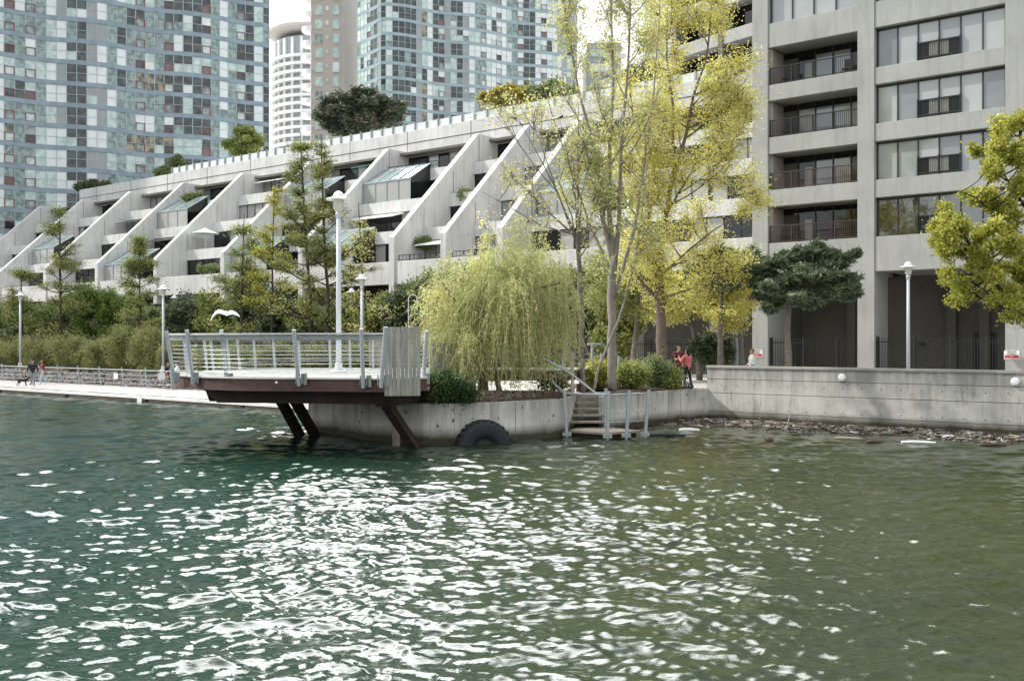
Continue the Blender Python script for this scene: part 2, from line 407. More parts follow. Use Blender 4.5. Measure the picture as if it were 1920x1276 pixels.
def make_water():
    xp = spaced(0, 62, lambda x: .031 if x < 6.5 else min(.5, .031+(x-6.5)*.009))
    X = np.concatenate([-xp[:0:-1], xp])
    Y = spaced(3.0, 85, lambda y: .031 if 9.2 < y < 17 else (.12 if y <= 9.2 else min(.35, .031+(y-17)*.0036)))
    gx, gy = np.meshgrid(X, Y); rng = np.random.default_rng(3)
    Z = np.zeros_like(gx); DX = np.zeros_like(gx); DY = np.zeros_like(gx)
    N = 150
    for i in range(N):
        L = .115*(1.7/.115)**((i+rng.random())/N); k = 2*math.pi/L
        a = rng.normal(-math.pi/2-.16, .50 if L > .6 else .7)
        slope = .0365*(1.32 if L < .34 else (.92 if L < 1.0 else .66)); amp = slope/k
        ph = rng.uniform(0, 6.283); kx, ky = k*math.cos(a), k*math.sin(a)
        # slow amplitude patches so the chop is never even
        env = .72+.6*np.sin(gx*rng.uniform(.15,1.1)+ph*3)*np.sin(gy*rng.uniform(.15,1.1)+ph*5)
        dy_ = np.maximum(.031, .031+(gy-17)*.0036); fade = np.clip((L/dy_ - 2.6)/2.5, 0, 1)*np.clip((L/np.maximum(.031,.031+(np.abs(gx)-6.5)*.009)-2.6)/2.5, 0, 1)
        th = gx*kx + gy*ky + ph
        Z += amp*env*fade*np.cos(th); DX -= .75*amp*env*fade*math.cos(a)*np.sin(th); DY -= .75*amp*env*fade*math.sin(a)*np.sin(th)
    ed = np.clip((62-np.abs(gx))/8, 0, 1)*np.clip((85-gy)/12, 0, 1)*np.clip((gy-3)/2, 0, 1)
    tt_ = gx*UX+gy*UY; ww_ = gx*VX+gy*VY; ed = ed*(1-.8*np.clip((ww_-33.6)/1.6,0,1)*np.clip((tt_+22)/2,0,1))      # calmer under the debris
    Z = Z*ed
    V = np.stack([gx+DX*ed, gy+DY*ed, Z], -1).reshape(-1, 3)
    ny, nx = gx.shape; idx = np.arange(ny*nx).reshape(ny, nx)
    Q = np.stack([idx[:-1,:-1], idx[:-1,1:], idx[1:,1:], idx[1:,:-1]], -1).reshape(-1, 4)
    n0 = len(V); x0, x1, y0, y1 = X[0], X[-1], Y[0], Y[-1]; B = 4000
    # flat sheet out to the horizon, sharing the level of the calm rim
    ex = np.array([(-B,-B,0),(B,-B,0),(B,y0,0),(x1,y0,0),(x0,y0,0),(-B,y0,0),(-B,y1,0),(x0,y1,0),(x1,y1,0),(B,y1,0),(B,B,0),(-B,B,0)])
    q = np.array([(0,1,2,5),(5,4,7,6),(3,2,9,8),(6,9,10,11)])+n0
    o = np_mesh('water', np.vstack([V, ex]), np.vstack([Q, q]), 'lake_water', smooth=True); tag(o, kind='structure')
make_water()

# ------------------------------------------------------------------ ground levels
def struct(mb, name, mats): return tag(mb.build(name, mats), kind='structure')
g = MB(); g.poly([T(-900,50.5,1.3), T(900,50.5,1.3), T(900,3000,1.3), T(-900,3000,1.3)]); struct(g, 'ground', 'paving')
# quay promenade right of the pier and the shore terrace left of it
g = MB(); g.poly([T(-30.5,37.8,1.304), T(60,37.8,1.304), T(60,50.5,1.304), T(-30.5,50.5,1.304)]); struct(g, 'promenade', 'paving')
g = MB()
ts = np.linspace(-150, -30.5, 90); wp = [36.2, 37.6, 39.2, 41.5, 50.5]
hh = [-.05, .35, 1.0, 1.35, 1.30]
pr = None
for t in ts:
    row = [T(t, w + (NP.normal()*.12 if 0 < i < 4 else 0), h + (NP.normal()*.06 if 0 < i < 4 else 0)) for i, (w, h) in enumerate(zip(wp, hh))]
    if pr:
        for i in range(4): g.poly([pr[i], row[i], row[i+1], pr[i+1]])
    pr = row
struct(g, 'shore_bank', 'soil')
# dock: low boardwalk along the shore
g = MB(); g.boxT(-150, -30.4, 30.2, 36.15, .20, .28, 0)
g.boxT(-150, -30.4, 30.05, 30.2, .17, .315, 1)                      # pale kerb
g.boxT(-150, -30.4, 30.12, 30.2, -.6, .17, 2)                       # dark face under it
for i, t in enumerate(np.arange(-148, -31, 8.3)): g.boxT(t, t+.22, 30.0, 30.12, -.5, .17, 3)
tt = -150
while tt < -31:                                                     # dark broken line just behind the kerb
    L = NP.uniform(.3, 1.4); g.boxT(tt, tt+L, 30.55+NP.normal()*.04, 30.9+NP.normal()*.05, .28, .285+NP.uniform(0, .01), 3 if NP.random() < .7 else 2); tt += L*NP.uniform(.8, 1.25)
struct(g, 'boardwalk', ['dock_top', 'dock_edge', 'dock_side', 'seam_dark'])
# ------------------------------------------------------------------ pier and sea wall
PIER = [(-7.4,36.2), (-6.18,35.1), (-4.8,32.85), (-3.88,32.4), (-3.45,31.85), (-2.8,31.5), (-1.9,31.6), (-.9,31.95), (.3,32.8), (1.86,34.15)]
REC = [(1.86,34.15), (2.55,37.9), (3.45,37.6), (3.12,35.75)]
RIGHT = [(3.12,35.75), (3.22,35.6), (3.45,35.65), (4.2,36.9), (5.3,38.5), (6.7,40.2), (8.22,41.45)]
PZ = 1.30
back = [T(-18.95,38.1), T(-30.6,38.1), T(-30.6,31.0)]
out = [Vector((*p,0)) for p in PIER] + [Vector((*p,0)) for p in REC[1:3]] + [Vector((*p,0)) for p in RIGHT] + back
def offset_up(pts, z): return [Vector((p[0], p[1], z)) for p in pts]
g = MB()
g.prism(offset_up(out, -1.2), (0,0,PZ+1.2))
pier = tag(g.build('quay_wall', 'quay_concrete', origin=(0,33,0)), 'stained concrete quay wall with a curved front below the willow', 'wall')
# formwork joints and small spalls on the face
g = MB()
def along(pts, s):
    for a, b in zip(pts[:-1], pts[1:]):
        a = Vector((*a[:2],0)); b = Vector((*b[:2],0)); L = (b-a).length
        if s <= L: 
            d = (b-a)/L; n = Vector((d.y, -d.x, 0)); return a+d*s, d, n
        s -= L
    return None
for pts, step in ((PIER, 1.22), (RIGHT[2:], 1.22)):
    s = .5
    while True:
        r = along(pts, s)
        if not r: break
        p, d, n = r; a = p+n*.004; wd = .005 if int(s*10) % 3 else .011
        g.hexa([a-d*wd-n*.03+Vector((0,0,-.5)), a+d*wd-n*.03+Vector((0,0,-.5)), a+d*wd+Vector((0,0,-.5)), a-d*wd+Vector((0,0,-.5)),
                a-d*wd-n*.03+Vector((0,0,PZ-.02)), a+d*wd-n*.03+Vector((0,0,PZ-.02)), a+d*wd+Vector((0,0,PZ-.02)), a-d*wd+Vector((0,0,PZ-.02))])
        for _ in range(2):
            q = p + d*RNG.uniform(.2,.9) + n*.006 + Vector((0,0,RNG.uniform(.55,1.1)))
            if RNG.random() < .55: g.box(q, (RNG.uniform(.02,.07), .02, RNG.uniform(.02,.12)), math.atan2(d.y, d.x))
        s += step*RNG.uniform(.7,1.2)
g.build('joint_lines', 'dim_concrete', pier)
# corten kerb beams on the top of the quay beside the stair
g = MB()
g.beam((1.05,34.1,1.36), (1.75,34.55,1.36), .1, .34); g.beam((1.75,34.55,1.36),(2.3,37.2,1.4), .08,.3); g.beam((2.5,38.6,1.45), (4.6,39.3,1.45), .1, .35)
g.box((1.55,34.35,1.24), (.22,.18,.5)); g.box((-.62,32.55,1.33), (.35,.3,.14), .3)
g.build('kerb_beam', 'corten', pier)

# soil and paving on the pier
def inset(pts, d):
    c = sum((Vector((p[0],p[1],0)) for p in pts), Vector())/len(pts)
    return [Vector((p[0],p[1],0)) + (c-Vector((p[0],p[1],0))).normalized()*d for p in pts]
g = MB(); bed = [(-3.2,32.2),(-1.9,31.95),(-.9,32.3),(.2,33.1),(1.5,34.4),(1.6,38.5),(-3.6,38.5)]
g.prism([(x,y,1.25) for x,y in bed], (0,0,.13)); 
g.prism([(x,y,1.25) for x,y in [(3.75,36.5),(5.2,38.75),(6.5,40.4),(7.4,41.6),(6.2,44.5),(2.0,44.0),(3.6,38.0)]], (0,0,.14))
struct(g, 'planting_bed', 'soil')

# retaining sea wall on the right
g = MB(); t0, t1 = -19.05, 26
for z0, z1, dw in ((-1.2,.365,0), (.385,1.13,0), (1.15,1.70,0), (1.72,2.16,0)):
    g.boxT(t0, t1, 37.7+dw, 38.05, z0, z1, 0)
for z in (.375, 1.14, 1.71): g.boxT(t0, t1, 37.72, 38.0, z-.01, z+.01, 1)
sw = g.build('retaining_wall', ['seawall_concrete', 'seam_dark'], origin=T(-10, 37.8, 0)); tag(sw, 'long weathered concrete retaining wall with two round white lights above the floating debris', 'wall')
g = MB(); g.boxT(t0-.02, t1, 37.64, 38.12, 2.16, 2.262); g.build('coping', 'cap_concrete', sw, bevel=.01)
g = MB()
for z in (1.47, .52):
    for t in np.arange(-18.4, 10, .72):
        c = T(t, 37.694, z); g.tube([c, T(t, 37.71, z)], .022, 8)
g.build('tie_holes', 'seam_dark', sw)
for px in (1577.5, 1903):
    t = tw(px, 37.6); c = T(t, 37.64, 1.885)
    g = MB(); vx = T(0,1) ; prof = [(.0,-.075),(.09,-.07),(.128,-.045),(.135,0),(.15,.0),(.15,.055),(0,.055)]
    for (r0, d0), (r1, d1) in zip(prof[:-1], prof[1:]):
        for k in range(20):
            a0, a1 = 2*math.pi*k/20, 2*math.pi*(k+1)/20
            P = lambda r, d, a: c + T(r*math.cos(a), d, 0) + Vector((0,0,r*math.sin(a)))
            g.poly([P(r0,d0,a0), P(r0,d0,a1), P(r1,d1,a1), P(r1,d1,a0)])
    o = g.build('wall_light', 'lamp_white', origin=c, smooth=True)
    tag(o, 'round white light on the retaining wall, ' + ('the one nearer the pier' if px < 1700 else 'the one at the right edge'), 'light', 'round lights on the retaining wall')

# ------------------------------------------------------------------ right hand apartment building
W0 = 51.1
bl = thing('apartment_building', T(-16, W0, 1.3), 'tall board marked concrete apartment block with recessed balconies above the retaining wall', 'building')
COLS = [(-23.1,-22.2), (-17.35,-16.5), (-10.43,-9.5), (-3.5,-2.6), (3.4,4.3)]
BAND = [(6.8,8.56), (10.53,11.43), (13.38,14.28), (16.26,17.12), (19.14,20.45), (22.4,23.3), (25.2,26.1)]
for a, b in COLS:
    g = MB(); g.boxT(a, b, W0, W0+(3.1 if a < -23 else 2.2), 1.3, 26.1)
    for z in (6.8, 11.0, 15.4, 19.6): g.boxT(a-.002, b+.002, W0-.004, W0+.02, z-.012, z+.012)
    g.build('column', 'tower_concrete', bl, bevel=.03)
for z0, z1 in BAND:
    for i in range(4):
        a, b = COLS[i][1], COLS[i+1][0]
        g = MB(); g.boxT(a, b, W0+.06, W0+.45, z0, z1); g.boxT(a, b, W0+.45, W0+6, z0+.05, z0+.35 if z1-z0 < 1.7 else z0+.3)
        g.build('floor_band', 'tower_concrete', bl, bevel=.025)
# body behind and roof
g = MB(); g.boxT(-23.1, 4.2, W0+.1, W0+16, 26.1, 46); g.build('upper_floors', 'tower_concrete', bl)
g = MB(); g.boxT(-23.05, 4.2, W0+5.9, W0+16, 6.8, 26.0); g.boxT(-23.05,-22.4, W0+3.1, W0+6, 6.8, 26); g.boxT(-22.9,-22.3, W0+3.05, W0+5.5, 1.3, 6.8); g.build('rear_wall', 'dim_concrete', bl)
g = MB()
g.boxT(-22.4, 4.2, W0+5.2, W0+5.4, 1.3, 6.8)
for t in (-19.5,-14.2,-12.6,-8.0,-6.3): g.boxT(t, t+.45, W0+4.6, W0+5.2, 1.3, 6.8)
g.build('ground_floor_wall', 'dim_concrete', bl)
g = MB(); g.boxT(-13.0,-11.9, W0+5.12, W0+5.2, 1.3, 3.7); g.build('service_door', 'black_metal', bl)
g = MB(); g.boxT(-15.75,-15.45, W0+5.1, W0+5.2, 3.0, 3.25); g.build('meter_box', 'black_metal', bl)
# balconies in the left bay
def rail(t0, t1, w, z0, z1, m, parent, n, name='railing'):
    g = MB(); g.boxT(t0, t1, w-.03, w+.03, z1-.05, z1); g.boxT(t0, t1, w-.02, w+.02, z0+.06, z0+.10)
    for t in np.linspace(t0+.05, t1-.05, n): g.boxT(t-.011, t+.011, w-.011, w+.011, z0+.1, z1-.05)
    for t in np.linspace(t0+.04, t1-.04, 5): g.boxT(t-.025, t+.025, w-.025, w+.025, z0, z1)
    return g.build(name, m, parent)
for i in range(4):
    z0, z1 = BAND[i][1], BAND[i+1][0]
    a, b = COLS[0][1], COLS[1][0]
    rail(a+.05, b-.02, W0+.18, z0, z0+.95, 'brown_metal' if i < 2 else 'black_metal', bl, 44)
    g = MB(); wd = W0+1.9; n = 5; ws = np.linspace(a, b, n+1)
    kinds = [[3,0,0,0,1],[3,0,2,2,1],[3,4,2,2,4],[3,1,2,2,1]][i]
    for k in range(n):
        g.poly([T(ws[k],wd,z0), T(ws[k+1],wd,z0), T(ws[k+1],wd,z1), T(ws[k],wd,z1)], kinds[k] if k else 3)
        g.boxT(ws[k]-.03, ws[k]+.03, wd-.06, wd-.005, z0, z1, 5)
    g.boxT(a, b, wd-.05, wd-.006, z1-.3, z1, 0)
    # pale door leaf
    g.boxT(a+1.35, a+1.78, wd-.045, wd-.01, z0, z0+1.35, 4)
    g.build('balcony_glazing', ['window_dark','window_dark','window_grey','dim_concrete','window_blind','mullion_dark'], bl)
    g = MB(); g.boxT(a-.02, a+.12, W0+.4, wd, z0, z1); g.build('side_wall', 'beige_wall', bl)
# top bay and bays of fixed windows
def windowrow(a, b, z0, z1, n, insets=(2,4), railing=True):
    fr = MB(); wd = W0+.36; xs = np.linspace(a+.06, b-.06, n+1)
    fr.boxT(a, b, wd+.0, wd+.14, z1-.12, z1); fr.boxT(a, b, wd, wd+.1, z0, z0+.05)
    for x in xs: fr.boxT(x-.028, x+.028, wd-.02, wd+.1, z0, z1)
    fo = fr.build('window_frame', 'mullion_dark', bl)
    for k in range(n):
        gl = MB(); low = z0+.05
        gl.poly([T(xs[k]+.028, wd+.05, low), T(xs[k+1]-.028, wd+.05, low), T(xs[k+1]-.028, wd+.05, z1-.12), T(xs[k]+.028, wd+.05, z1-.12)])
        gl.build('pane', 'window_tree' if z0 < 9 else RNG.choice(['window_grey','window_grey','window_grey_light','window_grey_light','window_grey_deep']), fo)
    if railing:
        r = MB(); ra, rb = xs[2], xs[4]
        r.boxT(ra, rb, wd-.12, wd-.06, z0+.86, z0+.92); r.boxT(ra, rb, wd-.12, wd-.06, z0+.12, z0+.17)
        for t in np.linspace(ra+.02, rb-.02, 24): r.boxT(t-.008, t+.008, wd-.10, wd-.075, z0+.1, z0+.9)
        for t in (ra, (ra+rb)/2, rb): r.boxT(t-.03, t+.03, wd-.13, wd-.02, z0+.02, z0+.98)
        r.build('window_railing', 'black_metal', bl)
        c = MB(); 
        for u0, u1 in ((0,.27),(.73,1)): c.boxT(ra+(rb-ra)*u0, ra+(rb-ra)*u1, wd-.05, wd-.03, z0+.12, z0+.86, 0)
        c.boxT(ra+(rb-ra)*.27, ra+(rb-ra)*.73, wd-.05, wd-.03, z0+.12, z0+.86, 1)
        c.build('screen_panel', ['black_metal','curtain'], bl)
for i in range(6):
    z0, z1 = BAND[i][1], BAND[i+1][0]
    for j in (1, 2, 3):
        windowrow(COLS[j][1], COLS[j+1][0], z0, z1, 6, railing=i < 5)
    if i >= 4: windowrow(COLS[0][1], COLS[1][0], z0, z1, 4, railing=False)
# balcony furniture glimpsed behind the rails
def chair_on(t, w, z, lab, m='brown_metal'):
    o = thing('balcony_chair', T(t, w, z), lab, 'chair', 'chairs on the balconies')
    g = MB(); g.boxT(t-.24, t+.24, w-.24, w+.24, z+.40, z+.45); g.build('seat', m, o)
    for a, b in ((-.22,-.22),(.22,-.22),(-.22,.22),(.22,.22)):
        g = MB(); g.boxT(t+a-.02, t+a+.02, w+b-.02, w+b+.02, z, z+.4); g.build('leg', m, o)
    g = MB(); g.boxT(t-.24, t+.24, w+.2, w+.25, z+.45, z+1.0); g.build('backrest', m, o)
chair_on(-18.2, 52.1, 17.12, 'brown chair behind the railing of the topmost recessed balcony, at the balcony right end')
chair_on(-21.5, 52.1, 17.12, 'low chair behind the railing of the topmost recessed balcony, at the balcony left end', 'black_metal')
chair_on(-21.5, 52.2, 14.28, 'dark chair on the second recessed balcony from the top', 'black_metal')
chair_on(-21.6, 52.2, 8.56, 'brown chair on the lowest recessed balcony')

# picket fences between the ground floor columns
def fence(name, t0, t1, w, z0, z1, n, posts, lab, m='black_metal'):
    o = thing('picket_fence', T((t0+t1)/2, w, z0), lab, 'fence', 'black picket fences at the foot of the buildings')
    g = MB()
    for t in np.linspace(t0+.05, t1-.05, n): g.boxT(t-.012, t+.012, w-.012, w+.012, z0+.05, z1)
    g.build('pickets', m, o)
    for z in (z0+.15, z1-.22):
        g = MB(); g.boxT(t0, t1, w+.013, w+.05, z-.025, z+.025); g.build('rail', m, o)
    for t in posts:
        g = MB(); g.boxT(t-.05, t+.05, w-.05, w+.05, z0, z1+.06); g.build('post', m, o)
fence('f', -22.2, -17.4, 51.35, 1.3, 3.4, 34, (-22.1, -20.3, -18.5), 'black picket fence between the two left columns of the concrete block')
fence('f', -16.5, -10.45, 51.35, 1.3, 3.45, 46, (-16.4,-14.6,-12.9,-11.3), 'black picket fence across the middle opening behind the tall lamp')
fence('f', -9.5, -3.5, 51.35, 1.3, 3.45, 46, (-9.4,-7.6,-5.9,-4.1), 'black picket fence right of the column with the white and red sign')
fence('f', -50, -23.2, 50.4, 1.3, 3.3, 190, tuple(np.arange(-49.9,-23.3,2.98)), 'long black picket fence in the shade behind the couple and the tree trunks')

# small private property signs
def sign(t, w, zc, lab, wdt=.66, hgt=.42):
    o = thing('warning_sign', T(t, w, zc), lab, 'sign', 'white and red notices on the columns')
    g = MB(); g.boxT(t-wdt/2, t+wdt/2, w-.02, w, zc-hgt/2, zc+hgt/2); g.build('board', 'white_paint', o)
    g = MB(); g.boxT(t-wdt/2+.03, t+wdt/2-.03, w-.026, w-.02, zc-hgt/2+.03, zc-.01); g.build('red_panel', 'red_paint', o)
    for txt, z, m, s in (('PRIVATE', zc+.12, 'black_paint', .105), ('PROPERTY', zc+.02, 'black_paint', .09), ('NO', zc-.09, 'white_paint', .10), ('TRESPASSING', zc-.18, 'white_paint', .09)):
        cu = bpy.data.curves.new('text', 'FONT'); cu.body = txt; cu.size = s; cu.align_x = 'CENTER'; cu.extrude = .002
        to = bpy.data.objects.new('text', cu); COL.objects.link(to)
        dg = bpy.context.evaluated_depsgraph_get(); me = bpy.data.meshes.new_from_object(to.evaluated_get(dg))
        bpy.data.objects.remove(to); me.materials.clear(); me.materials.append(MATS[m])
        lo = bpy.data.objects.new('lettering', me); COL.objects.link(lo); lo.parent = o
        lo.rotation_euler = (rad(90), 0, FRONT_ANG); lo.location = T(t, w-.031, z) - o.location
sign(tw(1897, W0-.02), W0-.005, 2.62, 'white and red notice on the column at the right edge')
sign(tw(1419, W0-.02), W0-.005, 2.58, 'white and red notice on the left column behind the person in white')

# ------------------------------------------------------------------ stepped terrace building
tb = thing('terraced_building', T(-66, 51.5, 1.3), 'long pale concrete terrace building with steep sloping fins and stepped balconies', 'building')
FZ = lambda k: 8.0+2.85*k
WK = lambda k: 51.5+2.9*k
FIN = [-121,-111,-101,-91,-81,-71,-61,-51,-46,-41]
def profile(t, th):
    return [T(t,51.36,6.6), T(t,51.36,10.75), T(t,60.9,19.75), T(t,63.35,19.75), T(t,63.35,6.6)]
for t in FIN:
    g = MB(); g.prism(profile(t-.27, 0), T(.54,0,0)); 
    g.build('fin', 'terrace_concrete', tb, bevel=.03)
    g = MB(); g.boxT(t+.265, t+.285, 54.5, 54.53, 8, 13.2); g.boxT(t+.265,t+.285, 57.8,57.83, 8, 16.3); g.boxT(t+.265,t+.285, 60.9,60.93, 8, 19.5)
    g.build('joint', 'seam_dark', tb)
TL = -116.0
def roofZ(t): return 21.6
g = MB(); g.boxT(TL, -23.12, 63.3, 64.0, 19.5, 21.6); g.boxT(TL, -23.12, 64.0, 90, 20.6, 20.9)
g.build('roof_parapet', 'terrace_concrete', tb, bevel=.03)
g = MB(); g.boxT(TL,-23.12, 63.26,63.3,20.52,20.55); g.boxT(TL,-23.12,54.5,54.9,7.0,7.55); g.build('shadow_line','seam_dark',tb)  # dark strips drawn in as shadow, on the parapet and under the slab
for t in np.arange(-112, -24, 7.3):      # end joints of the parapet
    g = MB(); g.boxT(t, t+.03, 63.28, 63.3, 19.5, 21.6); g.build('joint', 'seam_dark', tb)
g = MB(); g.boxT(TL, -23.12, 51.5, 51.85, 7.35, 9.0); g.boxT(TL, -23.12, 51.85, 55.2, 7.6, 8.0)
g.build('lower_parapet', 'terrace_concrete', tb, bevel=.03)
g = MB(); g.boxT(TL, -23.15, 54.6, 54.8, 1.3, 7.6)
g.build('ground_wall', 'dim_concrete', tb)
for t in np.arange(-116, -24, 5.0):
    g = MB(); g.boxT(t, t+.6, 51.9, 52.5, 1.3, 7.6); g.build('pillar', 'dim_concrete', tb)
# glass guard along the roof edge
gd = MB(); gd.boxT(-97, -23.2, 63.62, 63.64, 21.6, 22.28)
gg = gd.build('roof_guard', 'pane_white', tb)
for t in np.arange(-97, -23.2, 1.36):
    g = MB(); g.boxT(t, t+.13, 63.5, 63.62, 21.35, 22.38); g.build('post', 'galvanised_dull', gg)
bays = list(zip(FIN[:-1], FIN[1:])) + [(-41, -35.0), (-35.0, -29.0), (-29.0, -23.2)]
rb = random.Random(4)
for bi, (a, b) in enumerate(bays):
    a += .27; b -= .27 if b in FIN else 0
    for k in range(4):
        z0 = FZ(k); w = WK(k+1)+.25; z1 = FZ(k+1)-.14
        # window wall of the storey, under the parapet of the next one
        n = max(3, round((b-a)/1.15)); xs = np.linspace(a, b, n+1); g = MB()
        split = rb.choice([.35,.5,.62]); style = rb.random()
        for i in range(n):
            u = (i+.5)/n
            m = 1 if (u > split) == (style < .6) and rb.random() < .75 else 0
            if rb.random() < .15: m = 2
            g.poly([T(xs[i],w,z0), T(xs[i+1],w,z0), T(xs[i+1],w,z1), T(xs[i],w,z1)], m)
            g.boxT(xs[i]-.03, xs[i]+.03, w-.05, w-.003, z0, z1, 3)
        g.boxT(a, b, w-.05, w-.003, z1-.06, z1, 3); g.boxT(a, b, w-.05, w-.003, z0+.95, z0+1.0, 3)
        g.build('window', ['window_dark', 'window_blind', 'window_grey', 'mullion_dark'], tb)
        if k < 3:
            # solid return wall filling part of the bay, then the parapet of the next terrace
            wn = WK(k+1)
            g = MB(); top = FZ(k+1)+.80
            g.boxT(a, b, wn, wn+.3, z1, top); g.boxT(a, b, wn+.3, wn+3.2, z1+.0, z1+.14)
            g.build('balcony_parapet', 'terrace_concrete', tb, bevel=.02)
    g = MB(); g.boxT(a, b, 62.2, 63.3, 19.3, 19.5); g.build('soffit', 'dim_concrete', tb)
# glazed sun rooms on some terraces
def solarium(t0, t1, k, gm='solar_glass'):
    zp = FZ(k)+1.0; w0 = WK(k)+.55; w1 = WK(k+1)-.02; zt = FZ(k)+2.6; zr = FZ(k)+4.05
    so_ = MB(); n = max(2, round((t1-t0)/1.5)); xs = np.linspace(t0, t1, n+1)
    for i in range(n):
        so_.poly([T(xs[i],w0,zp-.1), T(xs[i+1],w0,zp-.1), T(xs[i+1],w0,zt), T(xs[i],w0,zt)], 1)
        so_.poly([T(xs[i],w0,zt), T(xs[i+1],w0,zt), T(xs[i+1],w1,zr), T(xs[i],w1,zr)], 0)
    so_.poly([T(t1,w0,zp-.1), T(t1,w1,zp-.1), T(t1,w1,zr), T(t1,w0,zt)], 2)
    so_.boxT(t0, t1, w0-.02, w0+.3, zp-1.0, zp-.1, 3)
    o = so_.build('sun_room', [gm, 'window_blind', 'window_dark', 'terrace_concrete'], tb)
    f = MB()
    for x in xs:
        f.beam(T(x,w0-.03,zp-.1), T(x,w0-.03,zt), .06, .06); f.beam(T(x,w0-.02,zt+.03), T(x,w1,zr+.03), .08, .07)
    f.beam(T(t0,w0-.03,zt), T(t1,w0-.03,zt), .09, .09); f.beam(T(t0,w0-.03,zp-.1), T(t1,w0-.03,zp-.1), .07, .07); f.beam(T(t0,w1,zr), T(t1,w1,zr), .09, .09)
    f.build('frame', 'mullion', o)
for t0, t1, k in ((-60.6,-55.3,2), (-60.6,-55.8,0), (-70.6,-65.5,2), (-90.6,-85.6,2), (-90.5,-85,0), (-70.5,-66,0), (-40.4,-36,1), (-110.5,-106,1)):
    solarium(t0, t1, k)
# awnings
for t0, t1, k, m in ((-66.5,-61.5,3,'awning_green'), (-90.4,-85.5,1,'mullion_dark'), (-60.4,-55.5,1,'white_paint'), (-80.4,-76,3,'white_paint'), (-50.4,-46.6,0,'white_paint'), (-100.5,-96,2,'mullion_dark')):
    w = WK(k+1); z = FZ(k+1)-.2
    g = MB(); g.hexa([T(t0,w-1.3,z-.45), T(t1,w-1.3,z-.45), T(t1,w,z-.1), T(t0,w,z-.1), T(t0,w-1.3,z-.38), T(t1,w-1.3,z-.38), T(t1,w,z), T(t0,w,z)])
    g.build('awning', m, tb)
for t0, t1, k in ((-60.4,-56,3), (-55.5,-52,3), (-50.6,-46.4,0), (-45.5,-41.4,0), (-34.5,-30,1)):
    rail(t0, t1, WK(k)+.2, FZ(k)+1.0, FZ(k)+1.45, 'black_metal', tb, 12, 'balcony_railing')
# satellite shaped white parasol seen over the second fin
g = MB(); c = T(-79.3, 55.5, 13.2)
for k in range(10):
    a0, a1 = 2*math.pi*k/10, 2*math.pi*(k+1)/10
    g.poly([c+Vector((0,0,.55)), c+Vector((1.3*math.cos(a0),1.3*math.sin(a0),0)), c+Vector((1.3*math.cos(a1),1.3*math.sin(a1),0))])
g.tube([c+Vector((0,0,.55)), c+Vector((0,0,-2.3))], .03, 6)
tag(g.build('parasol', 'white_paint', origin=c-Vector((0,0,2.3))), 'white parasol open on a terrace of the stepped building', 'parasol')
